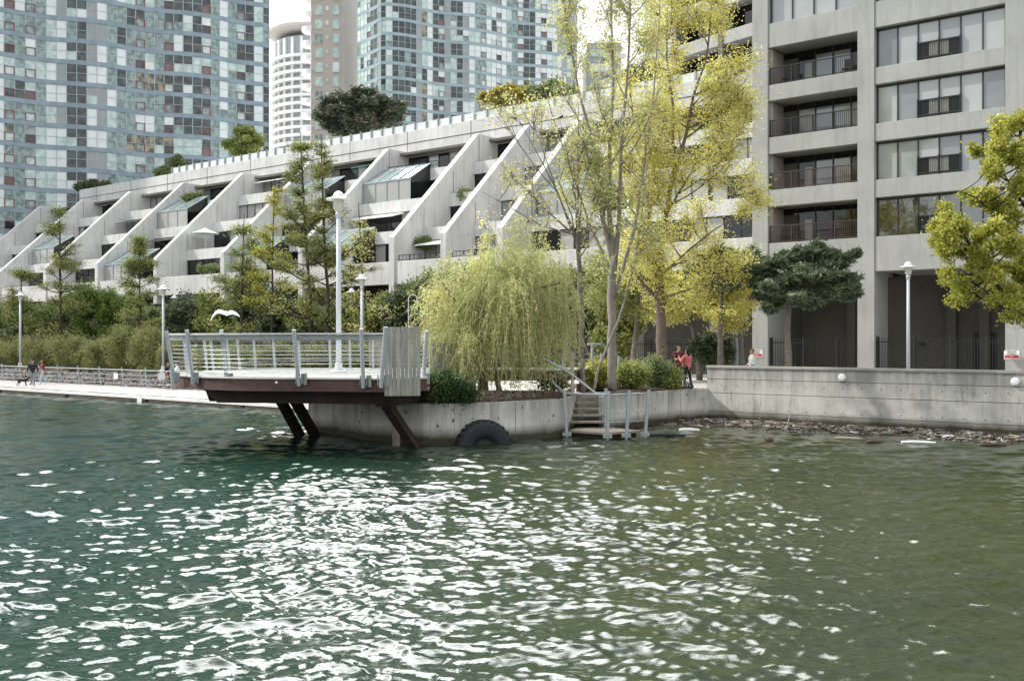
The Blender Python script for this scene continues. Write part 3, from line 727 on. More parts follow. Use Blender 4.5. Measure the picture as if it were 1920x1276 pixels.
# ------------------------------------------------------------------ glass towers
def curtain_tower(lab, path, floors, z0, fh, pane, rnd, mats, sp_h=.60, name='glass_tower', red=.16, cap=True, rmul=.085):
    """path: list of plan points (x, y); one glazing band and one spandrel ring per floor"""
    P = [Vector((x, y, 0)) for x, y in path]
    base = P[len(P)//2]
    o = thing(name, (base.x, base.y, z0), lab, 'building')
    seg = [0]
    for a, b in zip(P[:-1], P[1:]): seg.append(seg[-1]+(b-a).length)
    tot = seg[-1]; n = int(tot/pane)
    def pt(s):
        s = min(max(s, 0), tot-1e-6)
        for i in range(len(seg)-1):
            if s <= seg[i+1]: return P[i].lerp(P[i+1], (s-seg[i])/(seg[i+1]-seg[i]))
    X = [pt(i*tot/n) for i in range(n+1)]
    kinds = []
    while len(kinds) < n:
        kinds += rnd.choice([['a','a','r','a'], ['w'], ['d','d'], ['a','a','a','r'], ['g','a'], ['w','a','r'], ['n'], ['a','r','a','w'], ['b'] ])
    def nrm(i):
        d = (X[min(i+1,n)]-X[max(i-1,0)]).normalized(); return Vector((d.y, -d.x, 0))
    zh = Vector((0,0,1))
    run = 'M'; cb_ = []
    while len(cb_) < n: cb_ += [rnd.choices(['M','T','D','N','W'], [.43,.23,.23,.04,.07])[0]]*rnd.randint(2,6)
    idx = {m: k for k, m in enumerate(mats)}
    for fl in range(floors):
        a = z0+fl*fh; s1 = a+sp_h; b = a+fh
        g = MB()
        for i in range(n): g.poly([X[i]+zh*a+nrm(i)*.06, X[i+1]+zh*a+nrm(i+1)*.06, X[i+1]+zh*s1+nrm(i+1)*.06, X[i]+zh*s1+nrm(i)*.06])
        for i in range(n): g.poly([X[i]+zh*s1+nrm(i)*.06, X[i+1]+zh*s1+nrm(i+1)*.06, X[i+1]+zh*s1, X[i]+zh*s1])
        g.build('spandrel', mats[0], o)
        g = MB(); md = (s1+b)/2
        for i in range(n):
            k = kinds[i]
            if i % 5 == 0: run = rnd.choices(['M','T','D','N','W'], [.44,.20,.17,.07,.12])[0]
            if rnd.random() < .12: run = rnd.choice('MTDW')
            use = cb_[i] if rnd.random() < .62 else run
            q = {'a': use, 'w': 'W' if rnd.random() < .75 else 'M', 'd': 'D' if rnd.random()<.8 else 'T', 'n': 'D', 'g': 'G', 'b': 'G' if rnd.random()<.5 else 'W', 'r': use}[k]
            def mi(q): return {'M':1,'T':2,'D':3,'N':4,'W':5,'G':6,'R':7}[q]
            q2 = q if rnd.random() < .88 else rnd.choice('MTW')
            off = nrm(i)*0
            if k == 'r': q2 = rnd.choice('DTTRMM')
            g.poly([X[i]+zh*s1, X[i+1]+zh*s1, X[i+1]+zh*md, X[i]+zh*md], mi(q2)); g.poly([X[i]+zh*md, X[i+1]+zh*md, X[i+1]+zh*b, X[i]+zh*b], mi(q))
        g.build('window_band', mats, o)
        g = MB(); r = rmul
        for i in range(n+1):
            p = X[i]+nrm(i)*.05; d = Vector((-nrm(i).y, nrm(i).x, 0))
            g.hexa([p-d*r*.5+zh*s1, p+d*r*.5+zh*s1, p+d*r*.5-nrm(i)*.1+zh*s1, p-d*r*.5-nrm(i)*.1+zh*s1, p-d*r*.5+zh*b, p+d*r*.5+zh*b, p+d*r*.5-nrm(i)*.1+zh*b, p-d*r*.5-nrm(i)*.1+zh*b], 0)
        for i in range(n):
            g.poly([X[i]+zh*(md-.03)+nrm(i)*.05, X[i+1]+zh*(md-.03)+nrm(i+1)*.05, X[i+1]+zh*(md+.03)+nrm(i+1)*.05, X[i]+zh*(md+.03)+nrm(i)*.05], 0)
            if kinds[i] == 'r':
                for u in (0, .90):
                    p0, p1 = X[i].lerp(X[i+1], u)+nrm(i)*.07, X[i].lerp(X[i+1], u+.10)+nrm(i)*.07
                    g.poly([p0+zh*s1, p1+zh*s1, p1+zh*md, p0+zh*md], 1)
                for za, zb in ((s1, s1+.07), (md-.10, md)):
                    g.poly([X[i]+nrm(i)*.07+zh*za, X[i+1]+nrm(i)*.07+zh*za, X[i+1]+nrm(i)*.07+zh*zb, X[i]+nrm(i)*.07+zh*zb], 1)
        g.build('mullion_grid', ['mullion', 'red_frame'], o)
    return o
rt = random.Random(21)
def wavy(p0, p1, amp, wl, step=1.0, ph=0):
    a = Vector((*p0,0)); b = Vector((*p1,0)); L = (b-a).length; d = (b-a)/L; nn = Vector((d.y,-d.x,0)); n = int(L/step); out = []
    for i in range(n+1):
        s = L*i/n; q = a+d*s+nn*amp*math.sin(2*math.pi*s/wl+ph); out.append((q.x, q.y))
    return out
glass('pane_rose', (.20,.15,.15), .1, 1.5, var=.3)
gm = ['spandrel_blue','pane_mint','pane_teal','pane_dark','pane_tan','pane_white','panel_grey','pane_rose']
def lerp2(a, b, u): return (a[0]+(b[0]-a[0])*u, a[1]+(b[1]-a[1])*u)
A0, A1 = (-64.8,126.0), (-34.4,141.0)
pl = wavy(lerp2(A0, A1, -.45), A1, .48, 13.0, 1.0, 1.3)
pl += [(A1[0]-4.4, A1[1]+17)]
curtain_tower('wavy blue glass apartment tower with red window frames at the left of the photo', pl, 22, 0, 2.8, 1.22, rt, gm)
gm2 = ['spandrel_pale'] + gm[1:]
C0 = (-24.7,190)
pr_ = [(-30.6,197.0)] + [lerp2((-30.6,197.0), C0, u) for u in (.25,.5,.75)] + wavy(C0, (12.5,206.0), .6, 15.5, 1.1, 0)[0:]
pr_ += [(14.5, 222.0)]
curtain_tower('second wavy glass tower with red window frames, right of the beige tower', pr_, 28, 0, 2.8, 1.22, rt, gm2)
rp = MB()      # cores that keep the towers opaque
for path, zt in ((pl, 61.6), (pr_, 78.4)):
    pass
# solid cores
def core(name, pts, z0, z1, m, parent):
    g = MB(); g.prism([(x, y, z0) for x, y in pts], (0, 0, z1-z0)); return g.build(name, m, parent)
tws = [o for o in bpy.data.objects if o.name.startswith('glass_tower') and o.type == 'EMPTY']
def backed(path, depth):
    a, b = Vector((*path[0],0)), Vector((*path[-1],0)); d = Vector((0,1,0))
    pts = [(p[0], p[1]+.5) for p in path[::3]] + [(path[-1][0]-.4, path[-1][1])]
    return pts + [(b.x-depth*.35, b.y+depth), (a.x, a.y+depth)]
core('core', backed(pl, 20), 0, 61.5, 'panel_grey', tws[0]); core('upper_floors', [(x,y) for x,y in pl[::3]]+[pl[-1],(pl[0][0],pl[0][1]+20)], 61.6, 112, 'pane_teal', tws[0]); core('upper_floors', pr_[::3]+[pr_[-1]], 78.4, 135, 'pane_teal', tws[1]); core('core', backed(pr_[3:], 12), 0, 78.3, 'panel_grey', tws[1])

# beige tower with punched windows
bt = thing('beige_tower', (-37,203,0), 'beige apartment tower with punched windows and rounded balconies between two glass towers', 'building')
Bx0, Bx1, By = -40.4, -33.9, 200.0
g = MB(); g.prism([(Bx0,By,0),(Bx1,By,0),(Bx1+2.9,By+15.5,0),(Bx0+2,By+18,0)], (0,0,82)); g.build('wall', 'beige_wall', bt)
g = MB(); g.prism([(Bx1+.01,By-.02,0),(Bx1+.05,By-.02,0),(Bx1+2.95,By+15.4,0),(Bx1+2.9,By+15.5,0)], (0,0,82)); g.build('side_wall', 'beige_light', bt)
for fl in range(28):
    z = 2+fl*2.88
    for x0, x1, zz0, zz1 in ((Bx0+.9, Bx0+2.35, .5, 2.3), (Bx0+3.0, Bx0+3.55, 1.3, 2.1), (Bx0+4.4, Bx0+5.7, .5, 2.4)):
        g = MB(); g.box(((x0+x1)/2, By-.02, z+(zz0+zz1)/2), (x1-x0, .08, zz1-zz0), m=0); g.box(((x0+x1)/2, By-.08, z+(zz0+zz1)/2), (.06, .04, zz1-zz0), m=1)
        g.box(((x0+x1)/2, By-.08, z+zz0+.55), (x1-x0, .04, .06), m=1)
        g.box(((x0+x1)/2, By-.10, z+zz0-.06), (x1-x0+.2, .16, .1), m=2)
        g.build('window', [rt.choice(['pane_mint','pane_white','pane_mint','pane_teal']), 'white_wall', 'beige_light'], bt)
    g = MB(); c = (Bx0-.1, By+1.0, z); pts = [(c[0]+1.9*math.cos(a), c[1]+1.9*math.sin(a), z) for a in np.linspace(rad(85), rad(280), 12)]
    g.prism(pts, (0,0,.9)); g.build('balcony', 'white_wall', bt)

# distant round white tower with a flared roof
rw = thing('round_tower', (-73,352,0), 'pale round tower with curved balconies and a flared disc roof in the far gap', 'building')
RC = Vector((-70.5,357,0)); RR = 15.5
g = MB(); g.lathe(RC, [(RR-1.6,0),(RR-1.6,108.5)], 48); g.build('wall', 'window_grey', rw)
for fl in range(38):
    z = 2+fl*2.75
    if z > 103: break
    g = MB(); g.lathe(RC, [(RR-1.6,z),(RR,z),(RR,z+.95),(RR-.25,z+.95),(RR-.25,z+.25),(RR-1.6,z+.25)], 40); g.build('balcony_ring', 'white_wall', rw)
for k in range(16):
    a = rad(150+k*14.0)
    g = MB(); g.box(RC+Vector(((RR-1.4)*math.cos(a), (RR-1.4)*math.sin(a), 54)), (.9, .9, 108), a); g.build('pier', 'white_wall', rw)
g = MB(); g.lathe(RC, [(RR-5,103),(RR-5,110.6)], 40); g.build('penthouse', 'window_grey', rw)
g = MB(); g.lathe(RC, [(RR-6,109.6),(RR+1.2,111.6),(RR+1.4,112.2),(0,112.9)], 48); g.build('disc_roof', 'beige_light', rw)

# far pale towers seen through the trees
ft = thing('slender_tower', (23,212,0), 'slender grey and glass building seen through bare branches', 'building')
g = MB(); g.box((19.5,218,33), (7,16,66)); g.build('wall', 'panel_grey', ft)
for fl in range(20):
    g = MB(); g.box((18.7+.4,209.9,3+fl*3.2), (5.2,.3,1.5)); g.build('window', 'pane_mint' if fl % 3 else 'pane_white', ft)
    g = MB(); g.box((21.5,208.6,2+fl*3.2), (4.5,3,.35)); g.build('balcony', 'white_wall', ft)
curtain_tower('very pale glass tower in the haze behind the yellow tree top', [(36,270),(50,262),(57,270)], 44, 0, 3.0, 3.4, rt, ['spandrel_pale','pane_white','pane_mint','pane_white','pane_mint','pane_white','pane_white','pane_white'], name='hazy_tower', red=0)  # distance haze is put into the pale pane colours
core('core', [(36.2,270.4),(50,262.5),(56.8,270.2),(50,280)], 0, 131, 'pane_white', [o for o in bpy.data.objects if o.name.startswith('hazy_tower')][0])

# dark stepped block rising behind the right building
db = thing('stepped_block', (19,74,1.3), 'dark concrete block with diagonal stepped balconies above the yellow tree', 'building')
a = Vector((13.4,79.0,0)); b = Vector((21.5,68.4,0)); dd = (b-a).normalized(); nn = Vector((dd.y,-dd.x,0)); nn = nn if nn.y < 0 else -nn
for k in range(9):
    z = 14+k*2.85; sh = k*.0
    g = MB(); g.prism([a+nn*.9+Vector((0,0,z)), b+nn*.9+Vector((0,0,z)), b-nn*6+Vector((0,0,z)), a-nn*6+Vector((0,0,z))], (0,0,.95)); g.build('balcony_band', 'tower_concrete', db)
    g = MB(); g.prism([a-nn*.3+Vector((0,0,z+.95)), b-nn*.3+Vector((0,0,z+.95)), b-nn*6+Vector((0,0,z+.95)), a-nn*6+Vector((0,0,z+.95))], (0,0,1.9)); g.build('window_band', 'window_dark', db)
for u in (0, .35, .7, 1.0):
    p = a.lerp(b, u)
    g = MB(); g.prism([p+nn*1.0, p+nn*1.0+dd*.45, p-nn*2+dd*.45, p-nn*2], (0,0,42)); g.build('fin', 'dim_concrete', db)
# ------------------------------------------------------------------ viewing platform
DZ = 2.25
CC = Vector((-6.0, 33.4, 0)); CR = 5.05
arc = [CC + Vector((CR*math.cos(a), CR*math.sin(a), 0)) for a in np.linspace(rad(90), rad(272), 26)]
front = [Vector((*p,0)) for p in ((-4.3,28.05), (-3.45,27.85), (-2.45,28.75), (-2.78,33.6), (-1.75,34.5), (-1.3,36.0), (2.3,36.5), (3.0,38.4))]
outl = arc + front
pf = thing('viewing_platform', (-5,33,DZ), 'cantilevered viewing platform with leaning galvanised posts, steel cables and a brown steel edge', 'platform')
def ring(pts, z0, z1, inset=0, m='corten', name='fascia_beam'):
    c = Vector((-3.6, 33.6, 0)); q = [p + (c-p).normalized()*inset for p in pts]
    g = MB(); g.prism([p+Vector((0,0,z0)) for p in q], (0,0,z1-z0)); return g.build(name, m, pf)
g = MB(); g.prism([p+Vector((0,0,DZ-.05)) for p in outl], (0,0,.05)); dk = g.build('deck_boards', 'deck_board', pf)
g = MB()
for y in np.arange(28.3, 38.3, .145):      # gaps between boards
    xs = []
    n = len(outl)
    for i in range(n):
        p, q = outl[i], outl[(i+1)%n]
        if (p.y-y)*(q.y-y) < 0: xs.append(p.x+(q.x-p.x)*(y-p.y)/(q.y-p.y))
    xs.sort()
    if len(xs) >= 2: g.box(((xs[0]+xs[-1])/2, y, DZ+.001), (xs[-1]-xs[0]-.1, .010, .004))
g.build('board_gaps', 'galvanised_dull', dk)
ring(outl, DZ-.38, DZ-.052, .06)
g = MB()                                     # lower flange lip
for a, b in zip(outl[:-2], outl[1:-1]):
    c = Vector((-3.6,33.6,0)); 
    g.beam(a+(c-a).normalized()*.02+Vector((0,0,DZ-.385)), b+(c-b).normalized()*.02+Vector((0,0,DZ-.385)), .12, .02)
g.build('edge_flange', 'corten', pf)
# tapered box girders under the deck
def girder(a, b, zt, zb, cut, wd):
    a, b = Vector((*a,0)), Vector((*b,0)); d = (b-a).normalized(); z = Vector((0,0,1)); n = Vector((d.y,-d.x,0))
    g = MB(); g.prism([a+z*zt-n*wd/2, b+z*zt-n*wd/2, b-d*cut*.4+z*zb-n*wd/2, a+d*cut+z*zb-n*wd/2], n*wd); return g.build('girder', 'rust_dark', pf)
girder((-9.2,29.9), (-3.6,29.0), DZ-.39, DZ-.80, .45, .35)
girder((-9.4,31.0), (-2.85,31.0), DZ-.39, DZ-.85, .5, .35)
girder((-9.6,33.2), (-3.0,33.0), DZ-.39, DZ-.85, .5, .35)
girder((-9.2,35.6), (-3.2,35.0), DZ-.39, DZ-.85, .5, .35)
girder((-3.75,28.35), (-2.9,33.0), DZ-.385, DZ-.86, .35, .45)
girder((-9.1,29.95), (-8.6,35.0), DZ-.385, DZ-.80, .35, .3)
g = MB()                                     # small brackets between fascia and girder, and soffit plate
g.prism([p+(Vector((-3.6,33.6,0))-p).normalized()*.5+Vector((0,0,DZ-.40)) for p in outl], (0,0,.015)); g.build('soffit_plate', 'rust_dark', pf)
for p0, p1 in (((-7.55,32.2,1.5), (-7.35,35.75,-.6)), ((-7.1,32.2,1.5), (-6.75,35.15,-.4)), ((-3.72,29.3,1.45), (-2.84,31.25,-.35))):
    a, b = Vector(p0), Vector(p1); d = (b-a).normalized(); side = Vector((1,0,0)); g = MB()
    up = side.cross(d).normalized()
    g.beam(a, b, .05, .26, up=up); g.beam(a+side*.10, b+side*.10, .22, .03, up=side); g.beam(a-side*.10, b-side*.10, .22, .03, up=side)
    g.beam(a+up*.14, b+up*.14, .24, .03, up=up); g.beam(a-up*.14, b-up*.14, .24, .03, up=up)
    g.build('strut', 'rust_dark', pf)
# railing posts that fan outwards
def post(bx, by, tilt, h=1.50, z0=DZ-.36, r=.062, both=True, name='post', m='galvanised'):
    a = Vector((bx, by, z0)); n = Vector((tilt[0], tilt[1], 0)); b = a + n*h + Vector((0,0,h))
    g = MB(); g.tube([a, b], r, 14); o = g.build(name, m, pf, smooth=False)
    return a, b, o
NEAR = [((328,719),(312,621)), ((363,720),(350,618)), ((425.6,722),(415,618)), ((560.6,723),(551,618)), ((681.5,727),(677.5,616)), ((714.5,726),(723,613)), ((793,722),(800,620))]
NY = [30.4, 29.75, 29.15, 28.35, 27.95, 27.45, 28.9]
tops = []
for ((bx, by), (tx, ty)), Y in zip(NEAR, NY):
    a = at(bx, by, Y-.05); b = at(tx, ty, Y-.28)
    g = MB(); g.tube([a, b], .058, 14); g.build('post', 'galvanised', pf); tops.append((a, b))
    d = (a-Vector((-3.6,33.6,a.z))).normalized()
    g = MB(); rz = math.atan2(d.y, d.x)-math.pi/2
    for k in (-1, 1): g.box(a - d*.05+Vector((-d.y,d.x,0))*.09*k+Vector((0,0,.20)), (.015,.16,.30), rz)
    g.box(a+Vector((-d.y,d.x,0))*.16-d*.08+Vector((0,0,.19)), (.10,.02,.33), rz)
    g.build('bracket', 'galvanised_dull', pf)
farx = [(389,694,35.1),(401,695,35.5),(431,692.5,36.4),(450,692,37.0),(480,691,37.4),(516,690,37.9),(563,690,38.2),(620,690,38.3),(657,690.5,38.3),(700,690.5,38.3),(352,699,32.6)]
FT = []
for bx, by, Y in farx:
    p = at(bx, by, Y); p.z = DZ-.1; d = (p-Vector((-4.5,33.4,p.z))); d.z = 0; d.normalize()
    q = p + d*.16 + Vector((0,0,1.38)); g = MB(); g.tube([p, q], .05, 10); g.build('post', 'galvanised', pf); FT.append((p, q))
for px, Y in ((867,34.4), (896,34.9), (985,36.2), (1054,36.7)):
    p = at(px, 700, Y); p.z = 1.9; g = MB(); q = p+Vector((.16,-.12,1.5)); g.tube([p, q], .055, 10); g.build('post', 'galvanised', pf)
# hand rail: wide pale timber cap over a steel channel, following the near edge
def railpath(pts, z, wd, dp, m, name, parent=pf, inset=.0):
    g = MB()
    for a, b in zip(pts[:-1], pts[1:]):
        e = (b-a).normalized()*.01
        g.beam(a-e+Vector((0,0,z)), b+e+Vector((0,0,z)), wd, dp)
    return g.build(name, m, parent)
c0 = Vector((-3.6,33.6,0))
near = [p + (c0-p).normalized()*(-.10) for p in outl[9:28]]
railpath(near, 3.49, .26, .045, 'deck_board', 'handrail')
railpath(near, 3.385, .07, .15, 'galvanised_dull', 'rail_channel')
farr = [p + (c0-p).normalized()*(-.10) for p in outl[0:10]]
farr = [Vector((-1.6,38.55,0))] + farr
railpath(farr, 3.49, .26, .045, 'deck_board', 'handrail'); railpath(farr, 3.385, .07, .15, 'galvanised_dull', 'rail_channel')
for k in range(8):
    z = DZ+.14+k*.125
    cp = [p + (c0-p).normalized()*(-.10)*(k/8) for p in outl[0:29]]
    g = MB(); g.tube([p+Vector((0,0,z)) for p in [Vector((-1.6,38.5,0))]+cp], .0075, 4); g.build('cable', 'cable', pf)
# cable tension posts on the left with dark eyelets, and inner short rails
g = MB(); p = at(357, 700, 32.0); p.z = DZ; q = p+Vector((-.14,0,1.15)); g.beam(p, q, .12, .03, up=(0,1,0)); g.build('tension_post', 'galvanised', pf)
# weathered timber wind screens hung outside the rail
def screen(x0, x1, y0, y1, z0, z1, lean, parts=9, name='timber_screen'):
    a, b = Vector((x0, y0, 0)), Vector((x1, y1, 0)); d = (b-a); L = d.length; d.normalize(); n = Vector((d.y,-d.x,0)); w = L/parts
    g = MB()
    for i in range(parts):
        p = a+d*(i*w+.0035); q = a+d*((i+1)*w-.0035); dz = RNG.uniform(-.006,.006); up = Vector((0,0,1)); e = n*.03*RNG.uniform(.9,1.3)
        B = [p+up*z0, q+up*z0, q+up*z0-e-n*.0, p+up*z0-e]
        Tt = [p+up*(z1+dz)+n*lean, q+up*(z1+dz)+n*lean, q+up*(z1+dz)+n*lean-e, p+up*(z1+dz)+n*lean-e]
        g.hexa(B+Tt)
    o = g.build(name, 'panel_wood', pf)
    f = MB(); f.beam(a-n*.07+Vector((0,0,z0+.12)), b-n*.07+Vector((0,0,z0+.12)), .06, .08); f.beam(a-n*.07+Vector((0,0,z1-.3)), b-n*.07+Vector((0,0,z1-.3)), .06, .08)
    f.build('batten', 'galvanised_dull', o)
A = at(721,742,27.62); B = at(788.5,741,27.75)
screen(A.x, B.x, A.y, B.y, 1.76, 3.68, .12)
A = at(804,738,33.7); B = at(862,738,34.3); screen(A.x, B.x, A.y, B.y, 1.5, 3.2, .08, 8)
A = at(873,738,34.5); B = at(893,738,34.7); screen(A.x, B.x, A.y, B.y, 1.5, 3.0, .06, 3)
A = at(686,688,37.7); B = at(722,688,38.0); screen(A.x, B.x, 38.5, 38.55, 2.3, 3.35, .0, 8, 'timber_screen')
# round service plate on the fascia
g = MB(); c = at(518, 716.5, 28.36); g.tube([c, c+Vector((0,.04,0))], .035, 12); g.build('disc', 'lamp_white', pf)
# steps down from the platform with their sloping hand rail
sr = thing('stair_railing', (2.6,35.5,PZ), 'galvanised tube hand rails sloping down from the platform to the low landing', 'railing')
g = MB(); g.tube([at(1020,672,34.0), at(1069,699,34.2), at(1117,737,33.8), at(1141,737,33.2)], .04, 10); g.build('handrail', 'galvanised', sr)
g = MB(); g.tube([at(1035,715,34.6), at(1058,737,34.2), at(1100,739,33.7), at(1141,740,33.15), at(1200,737,33.6)], .04, 10); g.build('handrail', 'galvanised', sr)
for px, y0, y1, Y in ((1073,660,737,35.6), (1110,645,690,38.3), (1127,662,690,39.0), (1160,668,715,39.5)):
    g = MB(); g.tube([at(px,y1,Y), at(px,y0,Y)], .05, 10); g.build('post', 'galvanised', sr)
g = MB(); g.tube([at(1102,645,38.3), at(1127,645,39.0), at(1150,660,39.5), at(1171,678,40.0)], .04, 8); g.build('handrail', 'galvanised', sr)
for k in range(3):
    g = MB(); g.tube([at(1073,672+k*12,35.6), at(1110,660+k*10,38.3), at(1127,668+k*7,39.0)], .012, 5); g.build('cable', 'cable', sr)
# low landing stage
ld = thing('landing_stage', (3.0,34.2,0), 'small timber landing stage just above the water at the foot of the steps', 'landing')
L4 = [Vector(p) for p in ((1.93,34.05,.16), (3.15,33.15,.16), (4.4,34.0,.16), (3.35,35.45,.16), (2.3,35.1,.16))]
g = MB(); g.prism(L4, (0,0,.07)); g.build('deck', 'drift_wood', ld)
g = MB(); g.prism([p+(Vector((3.1,34.3,.16))-p)*.12+Vector((0,0,-.2)) for p in L4], (0,0,.19)); g.build('frame', 'rust_dark', ld)
LP = [((1063,819),(1058,730),33.85), ((1139,821),(1141,733),33.05), ((1174,817.5),(1180,731.6),33.3), ((1209,816),(1217,730),33.8), ((1134,800),(1136,728),35.3)]
bs = []
for (bx,by),(tx,ty),Y in LP:
    g = MB(); a = at(bx,by,Y); b = at(tx,ty,Y); a.z = -.1; g.tube([a, b], .06, 12); g.build('post', 'galvanised', ld); bs.append((a, b))
    g = MB(); g.box((a.x,a.y+.02,.12), (.3,.2,.12)); g.build('bracket', 'galvanised_dull', ld)
for u in (.22,.40,.62):
    g = MB(); g.tube([bs[1][0].lerp(bs[1][1],u), bs[2][0].lerp(bs[2][1],u), bs[3][0].lerp(bs[3][1],u)], .008, 5); g.build('cable', 'cable', ld)
# concrete stair in the recess
st = thing('steps', (2.6,35.8,0), 'open timber steps climbing through the gap in the quay wall', 'steps')
for i, (z, y) in enumerate(((.42,35.25),(.62,35.75),(.82,36.2),(1.02,36.65),(1.22,37.1))):
    x = 2.55+.13*i; g = MB(); g.box((x, y, z), (1.35-.07*i,.42,.06)); g.build('tread', 'drift_wood', st)
g = MB(); g.box((2.7,37.9,.6),(1.5,.2,1.4)); g.build('back_wall', 'quay_concrete', st)
# old timber pile beside the strut
g = MB(); g.tube([(-3.62,31.35,-.6), (-3.66,31.3,.5), (-3.6,31.35,1.15), (-3.7,31.3,1.5)], [.14,.12,.07,.09], 9)
tag(g.build('mooring_pile', 'drift_wood', origin=(-3.62,31.35,0)), 'rotting pale timber pile standing against the quay wall behind the right strut', 'pile')

# ------------------------------------------------------------------ lamps
def lamp(loc, h, s, lab, tilt=0):
    o = thing('street_lamp', loc, lab, 'lamp', 'pale grey post lamps along the promenade')
    b = Vector(loc); up = Vector((0,0,1))
    hp = h-.86*s
    g = MB(); g.tube([b, b+up*hp], [.092*s,.074*s], 16); g.build('pole', 'lamp_paint', o, smooth=True)
    g = MB(); g.lathe(b, [(.0,0),(.27*s,0),(.27*s,.04),(.15*s,.07),(.115*s,.3*s),(.10*s,.32*s)], 20); g.build('base_plate', 'lamp_paint', o)
    g = MB(); g.lathe(b+up*hp, [(.085*s,-.02),(.085*s,.07*s),(.115*s,.10*s),(.115*s,.13*s),(.08*s,.15*s),(.10*s,.20*s),(.0,.2*s)], 20); g.build('collar', 'lamp_paint', o, smooth=True)
    g = MB(); g.lathe(b+up*hp, [(.10*s,.20*s),(.155*s,.30*s),(.175*s,.56*s),(.175*s,.60*s)], 20); g.build('lantern', 'lamp_glass', o, smooth=True)
    g = MB()
    for k in range(8):
        a = k*math.pi/4; P = lambda r, z: b+up*(hp+z*s)+Vector((r*s*math.cos(a), r*s*math.sin(a), 0))
        g.tube([P(.10,.2), P(.162,.30), P(.182,.58)], .008*s, 4)
    g.build('cage', 'lamp_paint', o)
    g = MB(); g.lathe(b+up*hp, [(.17*s,.60*s),(.40*s,.585*s),(.415*s,.60*s),(.40*s,.625*s),(.20*s,.68*s),(.185*s,.72*s),(.16*s,.80*s),(.08*s,.87*s),(0,.89*s)], 28); g.build('lamp_shade', 'lamp_white', o, smooth=True)
    return o
p = at(635,697,33.2); lamp((p.x,p.y,DZ), 6.0, 1.0, 'tallest looking post lamp, standing on the viewing platform')
def lamp_at(px, ytop, Y, z0, lab, s=.95):
    q = at(px, ytop, Y); lamp((q.x, Y, z0), q.z-z0, s, lab)
lamp_at(678.5, 515, 55, 1.3, 'post lamp just right of the one on the platform, its pole passing behind the railing')
lamp_at(306, 535, 66, 1.3, 'post lamp behind the left end of the platform railing')
lamp_at(38, 548, 77, 1.3, 'post lamp at the far left among the olive shrubs')
lamp_at(1703, 491, 47, 1.3, 'post lamp on the right in front of the dark ground floor opening')
lamp_at(1381, 518, 50, 1.3, 'post lamp half hidden by yellow leaves beside the left column')
lamp_at(659, 541, 70, 1.3, 'far small post lamp lost in the foliage right of the platform lamp')
lamp_at(328, 553, 84, 1.3, 'far small post lamp in the dark foliage beside the terrace building')
# crook shaped slim pole
p = at(766, 614, 45); o = thing('crook_pole', (p.x, 45, 1.3), 'slim pale pole with a hooked top rising behind the timber screen', 'pole')
zt = at(0,560,45).z
g = MB(); g.tube([(p.x,45,1.3),(p.x,45,zt)] + [(p.x+.19-.19*math.cos(a),45,zt+.19*math.sin(a)) for a in np.linspace(.3,math.pi,8)] + [(p.x+.38,45,zt-.15)], .022, 8); g.build('hook', 'lamp_paint', o)

# ------------------------------------------------------------------ dock railing
dr = thing('dock_railing', T(-60,35.8,.28), 'low galvanised railing with leaning posts along the back of the boardwalk', 'railing')
tp = []
for i in range(38):
    t = -60 + (i-14)*2.74
    if t > -33: break
    a = T(t, 35.75, .28); b = T(t+.12, 35.55, .28+1.28)
    g = MB(); g.beam(a, b, .07, .07, up=(0,1,0)); g.build('post', 'galvanised', dr); tp.append((a, b))
g = MB(); g.beam(tp[0][0].lerp(tp[0][1],.87), tp[-1][0].lerp(tp[-1][1],.87), .22, .06); g.build('handrail', 'galvanised', dr)
for u in (.18,.40,.62):
    g = MB(); g.beam(tp[0][0].lerp(tp[0][1],u), tp[-1][0].lerp(tp[-1][1],u), .025, .025); g.build('cable', 'cable', dr)
def small_sign(px, py, w, sx, sz, lab):
    t = tw(px, w); p = T(t, w, 0); z = HC-(py-638)/F*p.y
    g = MB(); g.boxT(t-sx/2, t+sx/2, w-.03, w, z-sz/2, z+sz/2)
    tag(g.build('notice_plate', 'white_paint', origin=T(t,w,z)), lab, 'sign')
small_sign(217.5, 704.5, 35.55, .46, .36, 'blank white plate hanging on the boardwalk railing')
small_sign(262, 749, 29.97, .42, .45, 'white plate on the dark edge of the boardwalk just above the water')

# big tractor tyre leaning on the quay
ty = thing('tyre', (-.86,31.75,0), 'huge black tractor tyre half sunk in the water as a fender on the quay wall', 'tyre')
c = Vector((-.90,31.72,-.16)); ax = Vector((.32,-1,0)).normalized(); ux = Vector((ax.y*-1,ax.x,0)); uz = Vector((0,0,1))
def rp_(r, a, d): r = r*1.13; return c + ux*(r*math.cos(a)) + uz*(r*math.sin(a)) + ax*d
g = MB(); prof = [(.30,-.16),(.46,-.24),(.66,-.26),(.77,-.22),(.80,-.12),(.805,.12),(.77,.22),(.66,.26),(.46,.24),(.30,.16),(.28,0)]
n = 56; base = len(g.v)
for k in range(n):
    a = 2*math.pi*k/n
    for r, d in prof: g.v.append(tuple(rp_(r, a, d)))
for k in range(n):
    for i in range(len(prof)):
        k2, i2 = (k+1)%n, (i+1)%len(prof); g.f.append((k*len(prof)+i, k2*len(prof)+i, k2*len(prof)+i2, k*len(prof)+i2)); g.m.append(0)
g.build('carcass', 'rubber', ty, smooth=True)
g = MB(); g.poly([rp_(.40, 2*math.pi*k/24, .12) for k in range(24)]); g.build('inner_shade', 'seam_dark', ty)  # dark disc stands in for shade inside the rim and over the water
g = MB()
